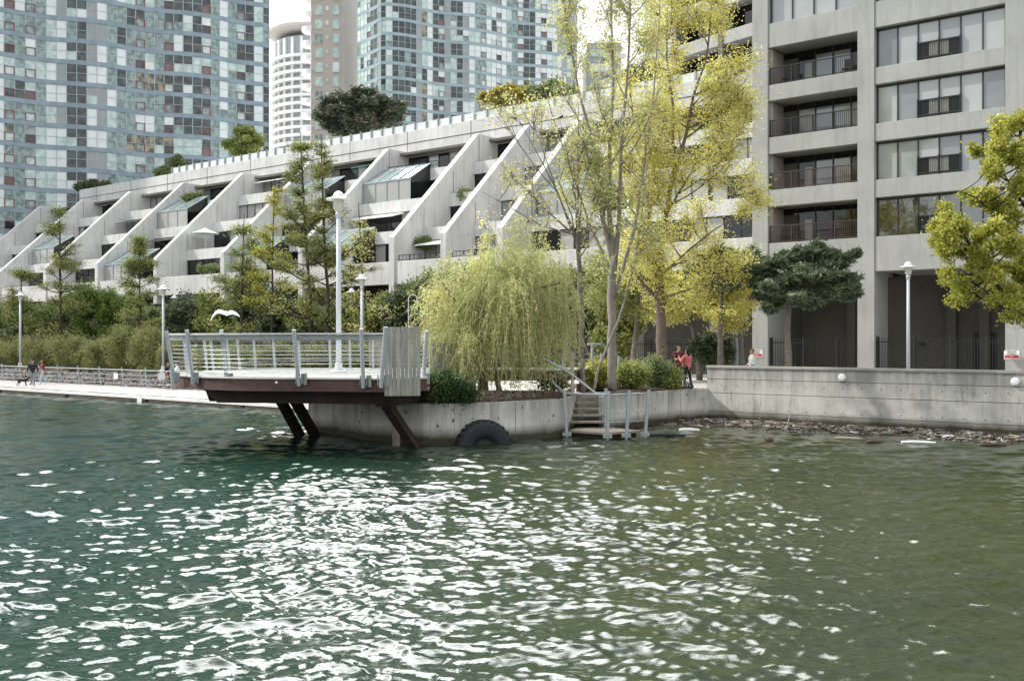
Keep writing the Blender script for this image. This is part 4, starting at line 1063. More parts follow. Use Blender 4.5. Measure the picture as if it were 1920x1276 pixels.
for k in range(26):
    a = 2*math.pi*k/26
    for sgn in (-1, 1):
        aa = a + (0 if sgn > 0 else math.pi/26)
        q = [rp_(.79, aa, 0), rp_(.79, aa+.05, 0), rp_(.775, aa+.19, .22*sgn), rp_(.775, aa+.12, .235*sgn)]
        q2 = [rp_(.84, aa, 0), rp_(.84, aa+.05, 0), rp_(.825, aa+.19, .22*sgn), rp_(.825, aa+.12, .235*sgn)]
        g.hexa(q+q2)
g.build('tread', 'rubber', ty)
# ------------------------------------------------------------------ trees
def bez(a, m, b, n):
    return [a*(1-u)**2 + m*(2*u*(1-u)) + b*u*u for u in [i/n for i in range(n+1)]]
def rsphere():
    while True:
        v = Vector((RNG.uniform(-1,1), RNG.uniform(-1,1), RNG.uniform(-1,1)))
        if v.length < 1: return v
def crown_leaves(paths, per, size, jit):
    C = []
    for p, q in paths:
        k = max(1, int(per*RNG.uniform(.6,1.4))); u = NP.uniform(.15, 1.05, k)[:, None]
        base = np.array(p)*(1-u)+np.array(q)*u
        C.append(base + NP.normal(size=(k,3))*jit)
    return np.vstack(C)
def tree(name, lab, base, trunks, clumps, leaf, bark, lsize=.10, per=16, twigs=28, group=None, cat='tree', jit=.10, limb_r=.5, rise=.35, twig_r=.012, elong=1.5, crown_name='crown', uptwig=.0, spread=1.35):
    """trunks: list of (points, r0, r1); clumps: list of (centre, (rx, ry, rz)[, weight])"""
    o = thing(name, base, lab, cat, group)
    g = MB(); samples = []
    for pts, r0, r1 in trunks:
        n = len(pts); rs = [r0+(r1-r0)*(i/(n-1))**.8 for i in range(n)]
        # roughen the path
        P = []
        for i, p in enumerate(pts): P.append(Vector(p))
        fine, fr = [], []
        for i in range(n-1):
            for u in (0, .25, .5, .75):
                q = P[i].lerp(P[i+1], u) + Vector((RNG.gauss(0,1), RNG.gauss(0,1), 0))*rs[i]*.12
                fine.append(q); fr.append(rs[i]+(rs[i+1]-rs[i])*u)
        fine.append(P[-1]); fr.append(rs[-1])
        g.tube(fine, fr, 9); samples += list(zip(fine, fr))
    g.build('trunk', bark, o, smooth=True)
    br = MB(); twp = []
    for cl in clumps:
        c, rr = Vector(cl[0]), tuple(x*spread for x in cl[1]); wt = cl[2] if len(cl) > 2 else 1
        best, bd = None, 1e9
        for p, r in samples:
            hd = math.hypot(p.x-c.x, p.y-c.y); tz = c.z - rise*hd
            if p.z > c.z+.2: continue
            d = abs(p.z-tz)*1.0 + hd*.6
            if d < bd: bd, best = d, (p, r)
        if best is None: best = samples[0]
        p, r = best
        mid = p.lerp(c, .5) + Vector((RNG.gauss(0,.1), RNG.gauss(0,.1), -.12*(c-p).length*(1 if rise > 0 else -1)))*1.0
        limb = bez(p, mid, c, 8); r0 = min(r*limb_r, .09 + .012*(c-p).length)
        br.tube(limb, [r0*(1-i/8)+.012 for i in range(9)], 5)
        k = max(3, int(twigs*wt))
        for _ in range(k):
            s = limb[RNG.randint(4, 8)]
            v = rsphere(); e = c + Vector((v.x*rr[0], v.y*rr[1], v.z*rr[2]))
            m = s.lerp(e, .5) + Vector((RNG.gauss(0,.06), RNG.gauss(0,.06), RNG.gauss(0,.06)+uptwig))
            br.tube([s, m, e], [twig_r, twig_r*.7, twig_r*.3], 3, caps=False)
            twp.append((s.lerp(m,.6), m)); twp.append((m, e))
            if RNG.random() < .5:
                e2 = m + Vector((RNG.gauss(0,rr[0]*.35), RNG.gauss(0,rr[1]*.35), RNG.gauss(0,rr[2]*.35)+uptwig))
                br.tube([m, e2], [twig_r*.6, twig_r*.25], 3, caps=False); twp.append((m, e2))
    br.build('branches', bark, o)
    if per > 0:
        C = crown_leaves(twp, per, lsize, jit)
        V, Fq = leaf_quads(C, lsize, elong)
        # light and dark clumps: slow noise over the crown plus a little per leaf noise
        f = np.sin(C[:,0]*2.1+1)*np.sin(C[:,1]*2.3+2)*np.sin(C[:,2]*2.6+.5)
        tint = np.clip(.60+.28*f+NP.normal(size=len(C))*.2, 0, 1)
        np_mesh(crown_name, V, Fq, leaf, o, tint=tint)
    return o
def P(px, py, Y): return at(px, py, Y)
def Yw(px, w): return w*3041/(px+1439)
def R_(px, Y): return px/F*Y          # pixel length -> metres
def blob(px, py, rx, ry, Y, wt=1, dy=None):
    return (at(px, py, Y+RNG.uniform(-.5,.5)*(dy or 1)), (R_(rx,Y), (dy or R_(rx,Y)), R_(ry,Y)), wt)

# --- tall multi stemmed tree with sparse pale buds, in front of the steps
Y = 38.0; b0 = Vector((P(1148,728,Y).x, Y, 1.4))
stems = [([b0, P(1147,650,Y), P(1146,560,Y), P(1150,480,Y)], .19, .15),
  ([P(1150,500,Y), P(1128,400,Y), P(1120,300,Y), P(1085,170,Y), P(1062,40,Y), P(1050,-80,Y)], .11, .02),
  ([P(1150,490,Y), P(1143,400,Y), P(1143,280,Y-.3), P(1150,150,Y-.5), P(1146,20,Y-.5), P(1140,-120,Y-.5)], .12, .02),
  ([P(1152,500,Y), P(1162,400,Y), P(1164,280,Y), P(1176,150,Y), P(1182,30,Y), P(1178,-100,Y)], .11, .02),
  ([P(1150,520,Y), P(1105,420,Y+.4), P(1075,330,Y+.5), P(1040,230,Y+.6), P(1010,130,Y+.7)], .07, .012),
  ([P(1150,560,Y), P(1190,430,Y+.5), P(1205,330,Y+.8), P(1225,180,Y+1), P(1235,60,Y+1), P(1240,-60,Y+1)], .08, .012)]
cl = []
for k in range(44):
    py = RNG.uniform(-110, 420); cx = 1130+(260-py)*.03; wd = 110*(1-abs(py-120)/900)
    cl.append(blob(cx+RNG.uniform(-1,1)*wd, py, 38, 55, Y+RNG.uniform(-1.2,1.2), .9))
tree('birch_tree', 'tall slender many stemmed tree with sparse pale buds left of the yellow tree', b0, stems, cl, 'leaf_bud', 'bark_pale', .070, 7, 22, jit=.09, rise=1.3, twig_r=.010, uptwig=.15)
# --- leaning pale sapling beside it
Y = 37.2; b1 = Vector((P(1112,726,Y).x, Y, 1.35))
tree('young_tree', 'thin pale leaning stem that crosses in front of the tall slender tree', b1,
  [([b1, P(1122,690,Y), P(1160,600,Y), P(1172,560,Y), P(1192,480,Y), P(1205,390,Y), P(1215,300,Y)], .065, .015), ([P(1172,560,Y), P(1140,510,Y-.3), P(1110,480,Y-.3)], .03,.01)],
  [blob(1200+RNG.uniform(-40,40), RNG.uniform(280,520), 35, 40, Y, .7) for _ in range(9)] + [blob(1120,500,40,30,Y,.7)], 'leaf_bud', 'bark_pale', .075, 6, 18, jit=.08, rise=1.0, twig_r=.009)
# --- bare fan shaped tree left of it
Y = 37.0; b2 = Vector((P(1092,732,Y).x, Y, 1.35))
fan = [([b2, P(1090,660,Y), P(1091,590,Y), P(1087,520,Y), P(1083,440,Y)], .12, .08)]
for px, py in ((960,200),(1000,230),(1050,225),(1085,190),(1120,240),(930,300),(905,360),(1040,320),(1140,330)):
    fan.append(([P(1085,490-abs(px-1070)*.3,Y), P((px+1085*1.6)/2.6+RNG.uniform(-8,8), (py+430)/2+30, Y), P(px, py, Y+RNG.uniform(-.8,.8))], .045, .009))
cl = [blob(RNG.uniform(900,1150), RNG.uniform(180,470), 40, 42, Y+RNG.uniform(-1,1), .9) for _ in range(26)]
tree('bare_tree', 'nearly bare fan shaped tree with thin grey branches left of the tall slender tree', b2, fan, cl, 'leaf_bud', 'bark_grey', .065, 4.2, 20, jit=.07, rise=1.4, twig_r=.009, uptwig=.12)
# --- bright yellow tree
Y = 44.5; b3 = Vector((P(1242,716,Y).x, Y, 1.4))
st_ = [([b3, P(1240,640,Y), P(1236,560,Y), P(1234,480,Y)], .26, .20),
  ([P(1234,500,Y), P(1218,430,Y), P(1218,370,Y), P(1205,320,Y), P(1190,250,Y), P(1180,160,Y)], .13, .03),
  ([P(1236,490,Y), P(1250,400,Y), P(1262,320,Y), P(1262,200,Y), P(1250,110,Y), P(1252,-30,Y)], .14, .02),
  ([P(1258,350,Y), P(1285,260,Y), P(1300,180,Y), P(1325,110,Y), P(1335,10,Y), P(1340,-60,Y)], .10, .02),
  ([P(1250,400,Y), P(1290,330,Y+.5), P(1340,290,Y+.5), P(1390,250,Y+.5)], .06, .015),
  ([P(1236,520,Y), P(1290,470,Y-.5), P(1340,430,Y-1), P(1420,385,Y-1)], .07, .012),
  ([P(1236,560,Y), P(1300,540,Y-.5), P(1360,545,Y-1), P(1400,560,Y-1)], .06, .012)]
cl = []
for _ in range(78):
    py = RNG.uniform(-60, 560)
    lo, hi = (1205, 1350) if py < 90 else ((1180, 1400) if py < 330 else (1170, 1415))
    cl.append(blob(RNG.uniform(lo, hi), py, 34, 27, Y+RNG.uniform(-1.5,1.5), 1.0))
for _ in range(22): cl.append(blob(RNG.uniform(1150,1240), RNG.uniform(180,500), 34, 30, Y+RNG.uniform(-1.2,1.2), .9))
cl += [blob(1425,378,32,14,Y-1,.8), blob(1395,392,34,16,Y-1), blob(1370,300,35,24,Y), blob(1390,240,28,18,Y), blob(1360,140,30,26,Y), blob(1350,40,28,34,Y)]
tree('yellow_tree', 'large bright yellow green tree in new leaf behind the shrubs on the quay', b3, st_, cl, 'leaf_yellow', 'bark_brown', .060, 9.5, 34, jit=.17, rise=.8, twig_r=.010)
# --- low umbrella trees under it, with dark leaning trunks
for px, pyb, Y, lab, sway in ((1186,712,50.2,'small tree with a dark leaning trunk left of the yellow tree',-8), (1312,712,50.2,'small tree with a curved trunk behind the woman in red',14), (1391,700,49.5,'small tree with a thick trunk left of the person in white',4)):
    b = Vector((P(px,pyb,Y).x, Y, 1.3))
    cl = [blob(px+RNG.uniform(-85,75 if px < 1380 else 40), (520 if px < 1300 else 543)+RNG.uniform(-36,60), 42, 20, Y+RNG.uniform(-2.5,1), 1) for _ in range(20)]
    tree('small_tree', lab, b, [([b, P(px-sway*.3,660,Y), P(px-sway,610,Y), P(px-sway*1.5,570,Y), P(px-sway,520,Y)], .17, .08)], cl, 'leaf_yellow' if px > 1200 else 'leaf_spring', 'bark_grey', .07, 15, 24, group='low trees by the shaded fence', jit=.11, rise=.3)
# --- pines in front of the concrete block
def pine(px, base_py, Y, layers, lab, leaf='leaf_pine', r=.17, per=34, trunk_top=470, seedy=None):
    b = Vector((P(px,base_py,Y).x, Y, 1.3)); cl = [blob(px+(x-px)*1.08, y-2+(y-515)*.12, rx*.8, ry*.55, Y+RNG.uniform(-.8,.8), w) for x, y, rx, ry, w in layers]
    return tree('pine_tree', lab, b, [([b, P(px-2,620,Y), P(px+2,560,Y), P(px,trunk_top+18,Y)], r, .06)], cl, leaf, 'bark_grey', .085, per*.42, 34, jit=.07, rise=.1, elong=4.5, twig_r=.014)
pine(1479, 700, 42.5, [(1418,530,16,6,.6),(1432,552,18,6,.7),(1412,508,14,6,.5),(1445,572,16,5,.5),(1452,496,24,9,1),(1480,484,28,10,1),(1510,478,26,9,1),(1545,482,26,9,1),(1580,492,22,9,1),(1600,480,8,8,.4),(1435,512,14,7,.6),(1500,508,30,10,1),(1545,515,36,11,1.2),(1590,522,22,9,.8),(1440,538,16,7,.6),(1470,545,20,8,.8),(1500,552,30,9,.9),(1555,540,32,10,1.1),(1595,538,16,8,.6),(1455,560,18,6,.6),(1520,562,22,7,.7),(1490,520,30,12,1),(1560,500,30,10,1),(1600,548,8,5,.4),(1530,470,20,6,.5)],
     'dark flat topped pine in front of the concrete block', per=30, trunk_top=480)
pine(1352, 706, 47.0, [(1320,485,26,12,1),(1350,478,28,12,1),(1385,485,26,12,1),(1410,500,20,10,.8),(1300,505,20,10,.8),(1345,505,34,12,1.2),(1385,515,26,11,1),(1325,525,26,10,.9),(1370,535,24,10,.9),(1410,475,14,8,.6),(1425,490,12,7,.5)],
     'dark pine partly hidden behind the yellow tree, left of the flat topped pine', per=26, trunk_top=490)
# --- lime green maple reaching in from the right
Y = 35.8; bm = Vector((P(1992,700,Y).x, Y+.2, 1.3))
mt = [([bm, P(1975,650,Y), P(1945,615,Y), P(1905,585,Y)], .24, .12), ([P(1975,655,Y), P(1965,560,Y), P(1945,450,Y), P(1925,330,Y), P(1910,230,Y)], .22, .04),
  ([P(1905,585,Y), P(1860,520,Y-.4), P(1820,460,Y-.5), P(1790,410,Y-.6)], .085, .02), ([P(1930,400,Y), P(1890,340,Y), P(1860,290,Y), P(1840,250,Y)], .06, .015), ([P(1940,480,Y), P(1880,420,Y-.3), P(1830,370,Y-.4), P(1800,360,Y-.5)], .06,.015), ([P(1905,585,Y), P(1840,560,Y-.6), P(1790,520,Y-.8)], .05,.012)]
cl = []
def inside(px, py):        # rough outline of the crown
    left = np.interp(py, [190,215,260,300,340,375,420,470,520,560,600,615], [1880,1850,1818,1800,1805,1760,1730,1728,1745,1765,1790,1830])
    return px > left+14
k = 0
while k < 195:
    px, py = RNG.uniform(1725,2060), RNG.uniform(205,600)
    if inside(px, py): cl.append(blob(px, py, 16, 12, Y+RNG.uniform(-2.0,1.4), .6, dy=.3)); k += 1
tree('maple_tree', 'lush lime green maple leaning in from the right edge of the photo', bm, mt, cl, 'leaf_lime', 'bark_dark', .085, 12, 22, jit=.09, rise=.5, elong=1.2, spread=1.1)

# --- weeping willow
def willow():
    Y = 35.0; b = Vector((P(912,738,Y).x, Y, 1.3))
    o = thing('willow_tree', b, 'weeping willow with yellow green strands hanging over the quay wall', 'tree')
    g = MB(); top = P(940,560,Y)
    g.tube([b+Vector((-.1,0,-.1)), P(905,690,Y), P(902,640,Y), P(915,590,Y), P(940,540,Y), P(965,470,Y)], [.2,.16,.14,.12,.09,.04], 9)
    g.tube([P(905,680,Y), P(880,620,Y-.5), P(850,560,Y-.8), P(830,530,Y-1)], [.12,.08,.05,.03], 8)
    g.tube([P(908,640,Y), P(960,580,Y-.7), P(1010,540,Y-1), P(1050,530,Y-1.2)], [.1,.07,.05,.03], 8)
    g.tube([b+Vector((.5,0,-.05)), P(930,700,Y+.2), P(918,650,Y)], [.12,.09,.05], 7)
    g.build('trunk', 'bark_brown', o, smooth=True)
    cx, cy = P(938,0,Y).x, Y-.2; st = MB(); C = []; lb = MB()
    tips = []
    for i in range(60):
        a = RNG.uniform(0, 2*math.pi); rr = .12+1.05*math.sqrt(RNG.random())
        ox = cx + math.cos(a)*rr*2.15; oy = cy + math.sin(a)*rr*1.9; px = 960 + ox/oy*F
        zt = 3.3 + (638 - np.interp(px, [790,830,880,930,980,1020,1060,1100], [540,520,500,480,448,430,470,520]))/F*oy + RNG.gauss(0,.38) - RNG.random()**1.3*2.5
        q = Vector((ox, oy, zt)); s0 = Vector((cx-.35+(ox-cx)*.22, oy*.3+cy*.7, 2.4+(zt-2.4)*.45))
        lp = bez(s0, s0.lerp(q, .5)+Vector((0,0,.9)), q, 7); lb.tube(lp, [.035-.004*k for k in range(8)], 5); tips.append((lp, rr, a))
    for ox, oz, oy in ((-2.75,4.9,-.6),(-2.5,3.9,-1.0),(-1.9,6.1,.3),(-.4,7.0,.2),(.6,7.4,-.3),(1.3,7.1,.4),(2.3,5.6,.2),(2.5,4.6,-.8)):
        q = Vector((cx+ox, cy+oy, oz)); s0 = Vector((cx-.3+ox*.3, cy, 2.4+(oz-2.4)*.5)); lp = bez(s0, s0.lerp(q,.5)+Vector((0,0,1.0)), q, 7); lb.tube(lp, [.03-.0035*k for k in range(8)], 5); tips.append((lp, 1.0, math.atan2(oy, ox)))
    lb.build('limbs', 'willow_twig', o)
    for j in range(1500):
        lp, rr, a = RNG.choice(tips); s0 = lp[RNG.randint(2, 7)] + Vector((RNG.gauss(0,.16), RNG.gauss(0,.16), RNG.gauss(0,.12)))
        a2 = a + RNG.gauss(0, .7); outx, outy = math.cos(a2), math.sin(a2); reach = RNG.uniform(.15, 1.15)
        px = 960 + s0.x/s0.y*F
        zlim = np.interp(px, [780,830,880,930,1000,1050,1110], [2.7,2.0,1.35,1.45,1.3,1.7,2.5]) + (1.0 if s0.y > cy+.8 else 0)
        L = min(s0.z-zlim-abs(RNG.gauss(0,.7)), .5+3.9*RNG.random()**1.6)
        if RNG.random() < .012 and px > 930: L = s0.z-.75
        if L < .35: continue
        pts = []; N = 9; wv = RNG.uniform(0,6); lift = RNG.uniform(.02,.55); sway = RNG.gauss(0,.30); sway2 = RNG.gauss(0,.22)
        for i in range(N+1):
            u = i/N; h = 1-math.exp(-1.9*u)
            pts.append(s0 + Vector((outx*reach*h + .03*math.sin(wv+u*7) + sway*u*u, outy*reach*h*.8 + .03*math.cos(wv+u*6) + sway2*u, lift*math.sin(min(1,u*3)*math.pi)*.55 - L*u**1.45)))
        st.tube(pts, [.006]*N+[.003], 3, caps=False)
        m = int((.4+L)*RNG.uniform(14,30)); us = NP.uniform(0,1,m)**1.35*N; ii = np.minimum(us.astype(int), N-1); fr = (us-ii)[:,None]
        A = np.array([tuple(p) for p in pts]); C.append(A[ii]*(1-fr)+A[ii+1]*fr + NP.normal(size=(m,3))*.06)
    st.build('strands', 'willow_twig', o)
    C = np.vstack(C); V, Fq = leaf_quads(C, .034, 2.8, droop=.35)
    tint = np.clip(.60+.25*np.sin(C[:,0]*2.2+1)*np.sin(C[:,2]*1.7)+.10*(C[:,0]<cx-.8)+NP.normal(size=len(C))*.2 + (C[:,2]-4)*.05, 0, 1)
    np_mesh('crown', V, Fq, 'leaf_willow', o, tint=tint)
willow()

# --- upright trees in front of the terraces
def conifer(px, ytop, ybase, Y, half, lab, leaf, per=9, n=46, r=.14, bare=.0, dens=34, bark='bark_dark', lsize=.085, group=None, lean=0):
    Y = Yw(px, 43.2 if px < 550 else 41.5); b = Vector((P(px,ybase,Y).x, Y, 1.3)); top = P(px+lean, ytop, Y)
    H = ybase-ytop; cl = []; per = per*.40; n = int(n*1.0)
    for _ in range(n):
        u = RNG.random()**.9; py = ytop+H*u*.88+8; wdt = half*(.12+.88*min(1,u*1.25))
        dx = RNG.uniform(-1,1); cl.append(blob(px+lean*(1-u)+dx*wdt, py-abs(dx)*wdt*.0, 10+half*.20, 6+half*.06, Y+RNG.uniform(-1,1)*R_(wdt,Y)*.8, 1, dy=.5))
    return tree('tree', lab, b, [([b, b.lerp(top,.3)+Vector((.1,0,0)), b.lerp(top,.6), b.lerp(top,.85), top], r, .02)], cl, leaf, bark, lsize, per, dens, jit=.11, rise=.45, twig_r=.011, group=group)
conifer(112, 385, 660, 62, 62, 'airy upright tree with a dark trunk at the far left behind the shrubs', 'leaf_spring', 7, 40, .2)
conifer(40, 500, 660, 66, 60, 'low bushy tree at the left edge of the photo', 'leaf_spring', 9, 30, .14)
conifer(262, 440, 640, 58, 46, 'thin tree with yellow green tufts between the two left lamps', 'leaf_spring', 10, 34, .10)
conifer(448, 400, 640, 56, 62, 'open branched tree behind the flying gull', 'leaf_spring', 8, 36, .11, lean=10)
conifer(585, 250, 640, 50, 66, 'tall feathery green tree just left of the platform lamp', 'leaf_spring', 7.5, 44, .16, lean=-22)
conifer(617, 262, 640, 52, 52, 'tall feathery green tree directly behind the platform lamp', 'leaf_spring', 7.5, 42, .15, lean=-15)
conifer(690, 380, 640, 52, 48, 'nearly bare young tree right of the platform lamp', 'leaf_bud', 4, 24, .07, lean=-18)
conifer(505, 330, 600, 60, 40, 'small bright tree on the slope before the second terrace fin', 'leaf_lime', 9, 22, .1, lean=10)
# --- dense shrubs and hedge trees under the terraces
def bush(px, py, rx, ry, Y, leaf, lab, n=16, per=12, lsize=.12, z0=1.3, group='dense bushes under the terrace building', dens=26, tw_=.014, bark='bark_dark', uptwig=0):
    b = Vector((at(px,py,Y).x, Y, z0)); cl = []
    for _ in range(n):
        v = rsphere(); sz = RNG.uniform(.2,.42); cl.append(blob(px+v.x*rx*.95, py+v.z*ry*.85-(4 if RNG.random() < .2 else 0), rx*sz, ry*sz, Y+v.y*R_(rx,Y)*.5, 1, dy=R_(rx,Y)*.35))
    return tree('bush', lab, b, [([b, b+Vector((.05,0,.6)), b+Vector((0,0,max(.8,(at(px,py,Y).z-z0)*.8)))], .09, .04)], cl, leaf, bark, lsize, per, dens, group=group, cat='bush', jit=.16, rise=.6, twig_r=tw_, crown_name='foliage', uptwig=uptwig)
hedge = [(25,600,60,50,64,'leaf_mid','dark bush at the left edge behind the far lamp'),(110,610,60,48,62,'leaf_mid','dark bush under the airy upright tree at the far left'),(165,580,52,62,60,'leaf_green','fresh green bush between the two left trees'),
  (225,590,45,50,61,'leaf_green','fresh green bush left of the thin tufted tree'),(285,610,50,45,60,'leaf_mid','shaded bush beside the second left lamp'),(345,600,50,50,60,'leaf_dark','dark bush above the left end of the platform rail'),
  (410,600,50,56,58,'leaf_spring','yellow green bush behind the flying gull'),(475,560,48,62,58,'leaf_pine','blue green conifer bush right of the gull'),(530,590,46,55,57,'leaf_dark','dark evergreen bush left of the feathery trees'),
  (590,605,50,45,54,'leaf_mid','green bush under the feathery trees'),(650,600,46,50,55,'leaf_mid','green bush behind the platform lamp post'),(715,590,52,52,54,'leaf_spring','yellow tufted bush left of the timber screen'),
  (770,580,50,55,55,'leaf_dark','dark twiggy bush behind the hooked pole'),(830,560,60,60,53,'leaf_mid','green bush behind the top left of the willow'),(900,540,60,50,55,'leaf_dark','dark bush behind the middle of the willow'),
  (1000,560,70,70,54,'leaf_mid','green bush behind the right half of the willow'),(1090,570,60,70,52,'leaf_mid','green bush behind the bare fan shaped tree'),(1155,600,50,70,49,'leaf_spring','light bush behind the tall slender trunk'),
  (1335,655,36,26,50.2,'leaf_dark','dark shrub behind the shaded fence, left of the person in white')]
for px, py, rx, ry, Y, lf, lab in hedge: bush(px, py, rx, ry, Yw(px, 46.6) if px < 1200 else Y, lf, lab, n=22, per=8, lsize=.13, dens=34)
# --- olive twiggy shrubs along the boardwalk
for i, (px, py, rx, ry, Y) in enumerate(((-30,672,50,34,72),(25,675,48,36,70),(85,672,45,38,68),(140,670,45,38,65),(190,668,42,36,63),(235,664,42,44,61),(280,668,40,42,59),(325,674,38,36,56),(385,684,42,22,53),(450,682,42,24,51),(520,684,45,26,49.5),(595,684,45,26,48),(670,684,42,24,47))):
    labs = ['olive shrub at the very left edge of the boardwalk', 'olive shrub under the far left lamp', 'olive shrub behind the man in black', 'olive shrub right of the woman in the red top', 'olive shrub above the middle of the boardwalk railing', 'tallest olive shrub, above the blank white plate', 'olive shrub just left of the second left lamp', 'olive shrub behind the left end of the platform', 'olive shrub seen through the left cables of the platform', 'olive shrub seen through the cables under the gull', 'olive shrub seen through the middle cables of the platform', 'olive shrub seen through the cables left of the platform lamp', 'olive shrub seen through the cables right of the platform lamp']
    bush(px, py, rx, ry, Yw(px, 39.4+.5*(i%3)), 'leaf_olive', labs[i], n=26, per=6, lsize=.065, z0=1.2, group='twiggy olive shrubs along the boardwalk', dens=50, tw_=.010, bark='twig_olive', uptwig=.34)
# --- shrubs on the quay
bush(1185,703,34,20,39.4,'leaf_spring','leafy shrub right of the tall slender trunk on the quay',n=14,per=10,lsize=.06,z0=1.4,group='leafy shrubs on the quay', dens=30)
bush(1225,700,36,22,40.8,'leaf_mid','leafy shrub at the foot of the yellow tree',n=14,per=10,lsize=.06,z0=1.4,group='leafy shrubs on the quay', dens=30)
bush(1258,712,18,14,40.6,'leaf_spring','small leafy shrub in front of the stroller',n=10,per=10,lsize=.06,z0=1.4,group='leafy shrubs on the quay', dens=22)
bush(1120,705,26,20,38.6,'leaf_lime','light shrub between the bare tree and the tall slender trunk',n=12,per=10,lsize=.06,z0=1.4,group='leafy shrubs on the quay', dens=26)
bush(1035,712,26,14,37.5,'leaf_green','low shrub behind the brown steel kerb',n=10,per=10,lsize=.06,z0=1.3,group='leafy shrubs on the quay', dens=24)
bush(830,730,26,17,31.7,'leaf_ivy','dark green ivy spilling over the quay wall below the timber screen',n=15,per=10,lsize=.05,z0=1.25,group=None, dens=24, uptwig=.05)
bush(868,738,14,10,31.9,'leaf_ivy','small tuft of ivy at the edge of the larger one',n=8,per=12,lsize=.05,z0=1.25,group=None, dens=20)
# --- roof garden
def rooftree(lab, px, py, rx, ry, w, leaf, n, per, lsize, name='tree', trunks=None, dens=26, elong=1.5):
    t = tw(px, w); p = T(t, w, 0); Y = p.y; z0 = 20.9; b = Vector((p.x, p.y, z0)); cl = []
    for _ in range(n):
        v = rsphere(); cl.append(blob(px+v.x*rx, py+v.z*ry*(.75 if v.z < 0 else 1)*(1-.35*abs(v.x)), rx*.17, ry*.15, Y+v.y*2, 1, dy=.6))
    top = at(px, py, Y)
    return tree(name, lab, b, [([b, b.lerp(top,.5)+Vector((.2,0,0)), top], .22, .08)], cl, leaf, 'bark_dark', lsize, per, dens, jit=.16, rise=.3, elong=elong)
rooftree('spreading dark pine on the roof terrace between the towers', 676, 208, 80, 54, 68, 'leaf_pine_brown', 62, 11, .16, 'pine_tree', elong=3.4, dens=30)
rooftree('golden green round tree on the roof near the slender stems', 955, 182, 54, 27, 70, 'leaf_gold', 44, 16, .18)
rooftree('dark green tree on the roof right of the golden one', 1035, 175, 46, 28, 71, 'leaf_mid', 26, 14, .18)
rooftree('pale green tree on the roof at the edge of the left tower', 458, 262, 42, 30, 70, 'leaf_spring', 34, 11, .16)
rooftree('small thin green tree on the roof left of the pale green one', 335, 308, 18, 22, 69, 'leaf_mid', 14, 9, .16)
rooftree('low dark bush on the roof below the small thin tree', 312, 322, 22, 9, 67, 'leaf_mid', 12, 12, .16, 'bush')
rooftree('low dark bush at the left end of the roof', 175, 348, 36, 10, 66.5, 'leaf_dark', 20, 14, .17, 'bush')
rooftree('dark green tree on the roof behind the tall yellow tree', 1215, 140, 40, 30, 72, 'leaf_dark', 22, 14, .18)
# planting on the terraces
for px, py, w, k, lab in ((362,369,60.3,3,'grassy planting above a sun room on the left terraces'),(790,455,54,0,'small plant on the lower terrace'),(545,498,52.4,0,'low planting along the lower terrace left of the feathery trees'),(870,365,57.6,2,'trailing plant on the terrace between two fins'),(395,505,52.3,0,'low planting along the lower terrace near the left')):
    Y = T(tw(px,w),w).y
    bush(px, py, 20, 6, Y, 'leaf_mid', lab, n=8, per=10, lsize=.11, z0=at(px,py+6,Y).z-.1, group=None, dens=14)
# rocks along the shore under the shrubs
rk = random.Random(8)
g = MB()
for i in range(3600):
    t = rk.uniform(-120, -31); w = rk.uniform(36.3, 38.6); s = rk.uniform(.05,.17); z = .1+(w-36.2)*.38
    c = T(t, w, z); k = len(g.v); ph = [rk.uniform(.6,1.2) for _ in range(8)]
    M3 = Matrix.Rotation(rk.uniform(0,3), 3, 'Z') @ Matrix.Rotation(rk.uniform(-.5,.5), 3, 'X')
    q = [c + M3 @ Vector((x*s*ph[j], y*s*ph[j]*.8, zz*s*ph[j]*.6)) for j, (x,y,zz) in enumerate(((-1,-1,-1),(1,-1,-1),(1,1,-1),(-1,1,-1),(-.7,-.6,1),(.6,-.7,.9),(.7,.6,1),(-.6,.7,.8)))]
    g.hexa(q)
tag(g.build('rocks', 'rock'), 'grey riprap rocks behind the boardwalk railing', 'rocks', kind='stuff')
# ------------------------------------------------------------------ people and animals
for nm, c in (('skin',(.50,.30,.22)),('skin_dark',(.30,.17,.11)),('hair_dark',(.015,.011,.009)),('hair_red',(.28,.07,.02)),('hair_brown',(.09,.035,.02)),('cloth_black',(.012,.012,.014)),('cloth_white',(.78,.79,.82)),
              ('cloth_red',(.52,.03,.035)),('cloth_maroon',(.10,.015,.03)),('cloth_grey',(.20,.22,.24)),('cloth_jeans',(.42,.50,.58)),('cloth_rust',(.20,.03,.02)),('cloth_pink',(.50,.12,.14)),('fur_black',(.010,.010,.011)),('shoe_white',(.75,.75,.75)),
              ('feather_white',(.85,.86,.88)),('feather_grey',(.30,.32,.34)),('beak',(.6,.35,.05)),('eye_dark',(.01,.01,.01)),('lip',(.35,.10,.09))):
    mat(nm, c, .7, var=.12, scale=6, bump=.05)
def striped(name, a, b, sc):
    m, nt, bs = _nt(name); v = _coords(nt); wv = _n(nt, 'ShaderNodeTexWave', wave_type='BANDS', bands_direction='Z'); wv.inputs['Scale'].default_value = sc
    nt.links.new(v, wv.inputs['Vector']); nt.links.new(_mix(nt, _ramp(nt, wv.outputs['Fac'], .82, .88), a, b), bs.inputs['Base Color']); bs.inputs['Roughness'].default_value = .8; MATS[name] = m
striped('cloth_red_stripes', (.50,.025,.03), (.72,.55,.5), 5.0)

